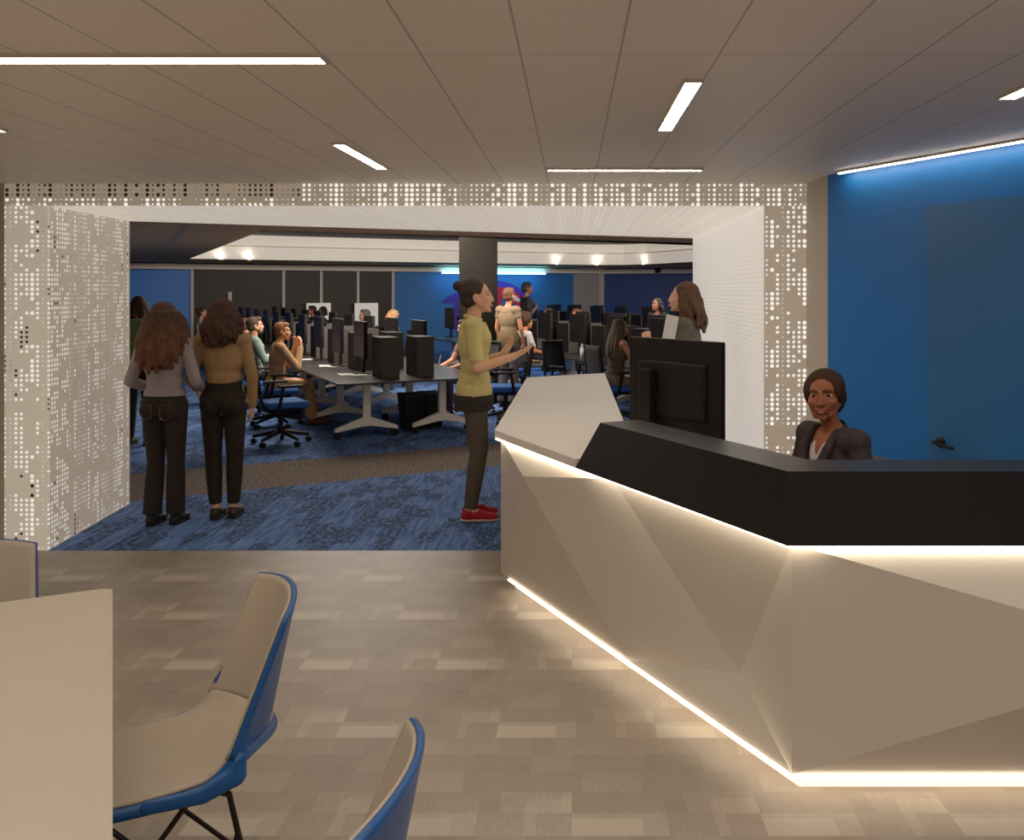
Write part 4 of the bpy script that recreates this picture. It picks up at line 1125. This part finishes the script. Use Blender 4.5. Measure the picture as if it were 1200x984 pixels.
# backpack person
def standing(label, px, Y, rz, h, **kw): return person(label, at(px, Y), rz, h, **kw)
bp = at(163, 10.0)
person('person with long dark hair wearing a green backpack at the left portal edge', bp, .1, 1.665, True, top=((96, 92, 88), 1.0, None, 'crew'), hair=('straight', (70, 54, 46), .26), face=0, vox=.011,
       arms={'L': ((-.22, .0, 1.15), (-.18, .2, 1.1)), 'R': ((.22, 0, 1.15), (.20, .1, .93))})
o = empty('backpack', bp+Vector((.02, -.215, 1.14)), .1, 'green backpack with red loop worn by the person at far left', 'backpack')
gm = mat('green_nylon', (104, 132, 84), .8, .06, 20)
bm = NB(); box(bm, (0, 0, .05), (.30, .15, .44), 0, None, .05); obj('bag_body', bm, gm, o, True)
bm = NB(); box(bm, (0, -.085, -.05), (.22, .05, .2), 0, None, .02); obj('front_pocket', bm, gm, o, True)
bm = NB(); box(bm, (0, -.03, .24), (.29, .13, .07), 0, None, .025); obj('flap', bm, gm, o, True)
bm = NB(); tube(bm, [(.06*math.cos(a), 0, .275+.045*math.sin(a)) for a in [PI*i/8 for i in range(9)]], .009); obj('carry_loop', bm, mat('red_webbing', (150, 48, 34), .8), o, True)
# vest woman and far man
person('woman with short brown hair, tan vest and dark trousers standing beyond the man in yellow', at(596, 13.3), -.55, 1.77, True, top=((132, 110, 84), .22, .98, 'crew'), bot=((74, 66, 66), 1.0, .03),
       hair=('short', (98, 62, 44)), skin=(188, 122, 88), vox=.011, arms={'L': ((-.21, .0, 1.15), (-.2, .1, .92)), 'R': ((.22, .0, 1.15), (.21, .08, .93))}, face=0, slim=1.0,
       extra=lambda root, S4, Mu, Ms, Hh, wr, el, s: obj('skirt_wrap', bisect((lambda b: (ell(b, (0, 0, .98), (.19, .15, .2), Mu), b.transform(S4), remesh(b, .012, 3))[2])(NB()), Ms @ Vector((0, 0, .80)), Vector((0, 0, -1))), cloth((92, 72, 48)), root, True))
person('man in black shirt with hand on chest standing furthest back before the emblem', at(617, 18.6), RIGHT+.35, 1.90, False, top=((34, 32, 36), .45, None, 'crew'), hair=('short', (40, 32, 28)), skin=(112, 76, 62), vox=.012, face=0,
       arms={'L': ((-.22, .0, 1.15), (-.21, .06, .91)), 'R': ((.235, -.02, 1.13), (.13, .16, 1.28))}, hands={'R': ((-.6, .1, .7), (-.5, -.8, 0), .3)})
def sit(label, c, u, v, rz, h=1.70, chair=True, dz=0, **kw):
    q = RP(c, u, v); kw.setdefault('vox', .011)
    p = person(label, q, rz, h, kw.pop('fem', False), True, **kw)
    if chair: chair_at(q, rz, 'office chair carrying the ' + label.split(' seated')[0].split(' facing')[0].split(' partly')[0])
    return p
FU, FD = RU, RU+PI
typ = {'L': ((-.22, .10, 1.16), (-.15, .33, 1.13)), 'R': ((.22, .10, 1.16), (.15, .33, 1.13))}
sit('person with cropped reddish hair and tan suit seated with hands at the face', CA, -.33, 1.95, FU, 1.66, skin=(204, 142, 104), top=((190, 148, 106), 1.0, None, 'crew'), bot=((184, 142, 102), .95, .03), shoe=((120, 66, 48), None), hair=('short', (134, 82, 56)), lean=.10, vox=.009,
    arms={'L': ((-.20, .20, 1.19), (-.06, .22, 1.44)), 'R': ((.21, .22, 1.16), (.06, .26, 1.44))}, hands={'L': ((.1, -.1, 1), (.4, -.6, 0), .5), 'R': ((-.1, -.05, 1), (-.4, -.6, 0), .4)}, head=(-.2, -.05), slim=.95, face=1,
    legs={'L': ((-.10, .43, .57), (-.08, .52, .085)), 'R': ((.10, .43, .57), (.09, .44, .085))})
sit('bearded man in teal shirt seated left of the tan suit', CA, -.42, 3.1, FU, 1.74, skin=(196, 140, 108), top=((112, 130, 120), .9, None, 'polo'), hair=('short', (66, 54, 44)), lean=-.02, arms=typ, vox=.009,
    extra=lambda root, S4, Mu, Ms, Hh, wr, el, s: obj('beard', (lambda b: (ell(b, (0, .048, -.085), (.046, .05, .036), Hh), [caps(b, Hh @ Vector((k*.062, .0, -.03)), Hh @ Vector((k*.03, .06, -.085)), .016, .02) for k in (-1, 1)], b.transform(S4), remesh(b, .008, 2))[3])(NB()), hairm((86, 68, 54)), root, True))
sit('person in pale pink top seated mostly hidden behind the teal shirt', CA, -.38, 4.3, FU, 1.64, fem=True, skin=(206, 150, 120), top=((206, 172, 160), 1.0, None, 'crew'), hair=('short', (70, 50, 40)), arms=typ, face=0)
v = on_row(CA, -.35, 236)
sit('woman with dark hair bun and white top seated far left before the dark glass', CA, -.35, v, FU, 1.72, fem=True, skin=(200, 140, 108), top=((196, 176, 160), .4, None, 'crew'), hair=('bun', (60, 40, 32)), arms=typ, face=0, vox=.012)
for px, lab, hr, sk in ((366, 'dark haired person seated far back left of a pair before the white board', ('short', (46, 36, 32)), (180, 104, 78)), (378, 'black haired person seated far back right of a pair before the white board', ('bob', (40, 32, 28), .12), (150, 96, 70)),
                        (428, 'grey haired person seated low among monitors before the right white board', ('short', (84, 76, 70)), (170, 120, 90))):
    sit(lab, CA, 2.25, on_row(CA, 2.25, px), FD, 1.74, skin=sk, top=((60, 54, 54), 1.0, None, 'crew'), hair=hr, arms=typ, face=0, vox=.013)
v = on_row(CA, 2.25, 460)
sit('blond man with cropped hair seated facing left between the monitors', CA, 2.25, v, FD, 1.80, skin=(206, 140, 98), top=((64, 84, 120), .5, None, 'crew'), hair=('crop', (172, 132, 92)), arms=typ, vox=.010)
sit('person writing with a pen partly hidden behind the yellow polo', CA, 2.3, on_row(CA, 2.3, 553), FD+.1, 1.68, skin=(206, 146, 112), top=((120, 96, 100), .3, None, 'crew'), hair=('short', (60, 44, 36)), bot=((74, 66, 76), 1.0), lean=.15, face=0, vox=.010,
    arms={'L': ((-.22, .1, 1.16), (-.16, .36, 1.12)), 'R': ((.24, .16, 1.17), (.14, .42, 1.12))})
sit('curly haired person in pale shirt seated facing right at the middle desk row', CB, -.25, 4.0, FU, 1.70, skin=(176, 104, 66), top=((188, 176, 172), .4, None, 'crew'), bot=((150, 132, 122), 1.0), hair=('afro', (56, 36, 28)), lean=.08, arms=typ)
sit('woman with long straight ash hair and sleeveless top seated nearest on the middle desk row', CB, -.30, .95, FU, 1.74, fem=True, skin=(208, 152, 116), top=((84, 76, 66), 0, None, 'tank'), bot=((120, 108, 96), 1.0), hair=('straight', (92, 80, 70), .42), lean=.10, vox=.009, face=1,
    arms={'L': ((-.19, .16, 1.16), (-.05, .30, 1.33)), 'R': ((.21, .17, 1.14), (.04, .33, 1.34))}, hands={'L': ((.2, .2, .9), (.5, .1, -.3), .7), 'R': ((-.5, .2, .6), (-.3, 0, -.6), .7)})
for px, lab, hr in ((643, 'brown haired person seated left of a pair behind the middle desk monitors', ('bob', (66, 52, 44), .14)), (676, 'red brown haired person seated right of a pair behind the middle desk monitors', ('short', (96, 60, 44)))):
    sit(lab, CB, 2.25, on_row(CB, 2.25, px), FD, 1.75, skin=(176, 112, 80), top=((70, 60, 60), .8, None, 'crew'), hair=hr, arms=typ, face=0, vox=.013)
q = at(770, 15.2)
person('dark haired woman standing beyond the black monitors at the right of the lab', q, LEFT*.5+PI/2, 1.60, True, top=((30, 28, 32), 1.0, None, 'crew'), hair=('long', (34, 26, 24), .24), skin=(136, 84, 66), vox=.011)
# pen held by the writing person
pn = P(514, 423, 12.05); o = empty('pen', pn, .3, 'white pen held over the table left of the yellow polo', 'pen')
obj('barrel', caps(NB(), (0, 0, -.06), (.03, .0, .08), .005, .006), M['white'], o)
# ---------------------------------------------------------------- light
def area(name, loc, size, energy, col, rot=(0, 0, 0), spread=PI):
    l = bpy.data.lights.new(name, 'AREA'); l.shape = 'RECTANGLE'; l.size, l.size_y = size; l.energy = energy; l.color = col; l.spread = spread
    o = bpy.data.objects.new(name, l); COL.objects.link(o); o.location = loc; o.rotation_euler = rot; return o
WARM = (1.0, .87, .73)
w = bpy.data.worlds.new('world'); SC.world = w; w.use_nodes = True
bg = w.node_tree.nodes['Background']; bg.inputs[0].default_value = (1.0, .88, .75, 1); bg.inputs[1].default_value = .3
area('lobby_fill_light', (-.2, .45, CZ-.02), (8.0, 2.6), 60, WARM, spread=math.radians(150))  # added fill above and behind the view, no fixture there
area('tray_fill_near', (-2.9, 13.2, 2.95), (2.6, 1.8), 170, (1.0, .87, .74), (0, 0, TH))  # added fill for the dark lab, hidden above the portal soffit
area('tray_fill_far', (2.4, 15.8, 2.95), (3, 2), 90, (1.0, .88, .76), (0, 0, TH))  # second added lab fill, also out of sight in the tray

c_ = nearL + U*5.2 + V*.25
area('tray_edge_fill', (c_.x, c_.y, 2.74), (9.5, .4), 330, (1.0, .88, .76), (math.radians(84), 0, TH))  # added sideways fill brightening far wall, header and cove, unseen behind the soffit

# small uplights grazing the cove band
for k, (px, zz) in enumerate(((248, 0), (272, 0), (668, 0), (712, 0), (752, 0))):
    i = 0
    if px < 600: base = T0 + U*(.55 if px == 248 else 1.15)
    else:
        base = [T0+U*9.0, cur[0], cur[2]][k-2]
    cen = sum(ring, Vector())/len(ring)
    inw = (cen-base).normalized()
    q = base + inw*.10; q.z = CZ-.0
    t = empty('cove_spotlight', (q.x, q.y, CZ-.03), 0, ['small spotlight at the left end of the white cove, outer one', 'small spotlight at the left end of the white cove, inner one', 'small cove spotlight right of the column, leftmost of three', 'small cove spotlight right of the column, middle of three', 'small cove spotlight right of the column, rightmost of three'][k], 'spotlight', 'spotlights along the cove')
    bm = NB(); cyl(bm, (0, 0, 0), (0, 0, .04), .05, 16); obj('housing', bm, M['trim'], t)
    bm = NB(); cyl(bm, (0, 0, .04), (0, 0, .046), .04, 16); obj('lens', bm, M['led'], t)
    l = bpy.data.lights.new('cove_spot', 'SPOT'); l.energy = 3.5; l.spot_size = math.radians(110); l.spot_blend = .8; l.color = (1, .9, .78); l.shadow_soft_size = .03
    lo_ = bpy.data.objects.new('cove_spot', l); COL.objects.link(lo_); lo_.location = (q.x, q.y, CZ+.03); d = -inw*.55+Vector((0, 0, 1)); lo_.rotation_euler = d.to_track_quat('-Z', 'Y').to_euler()
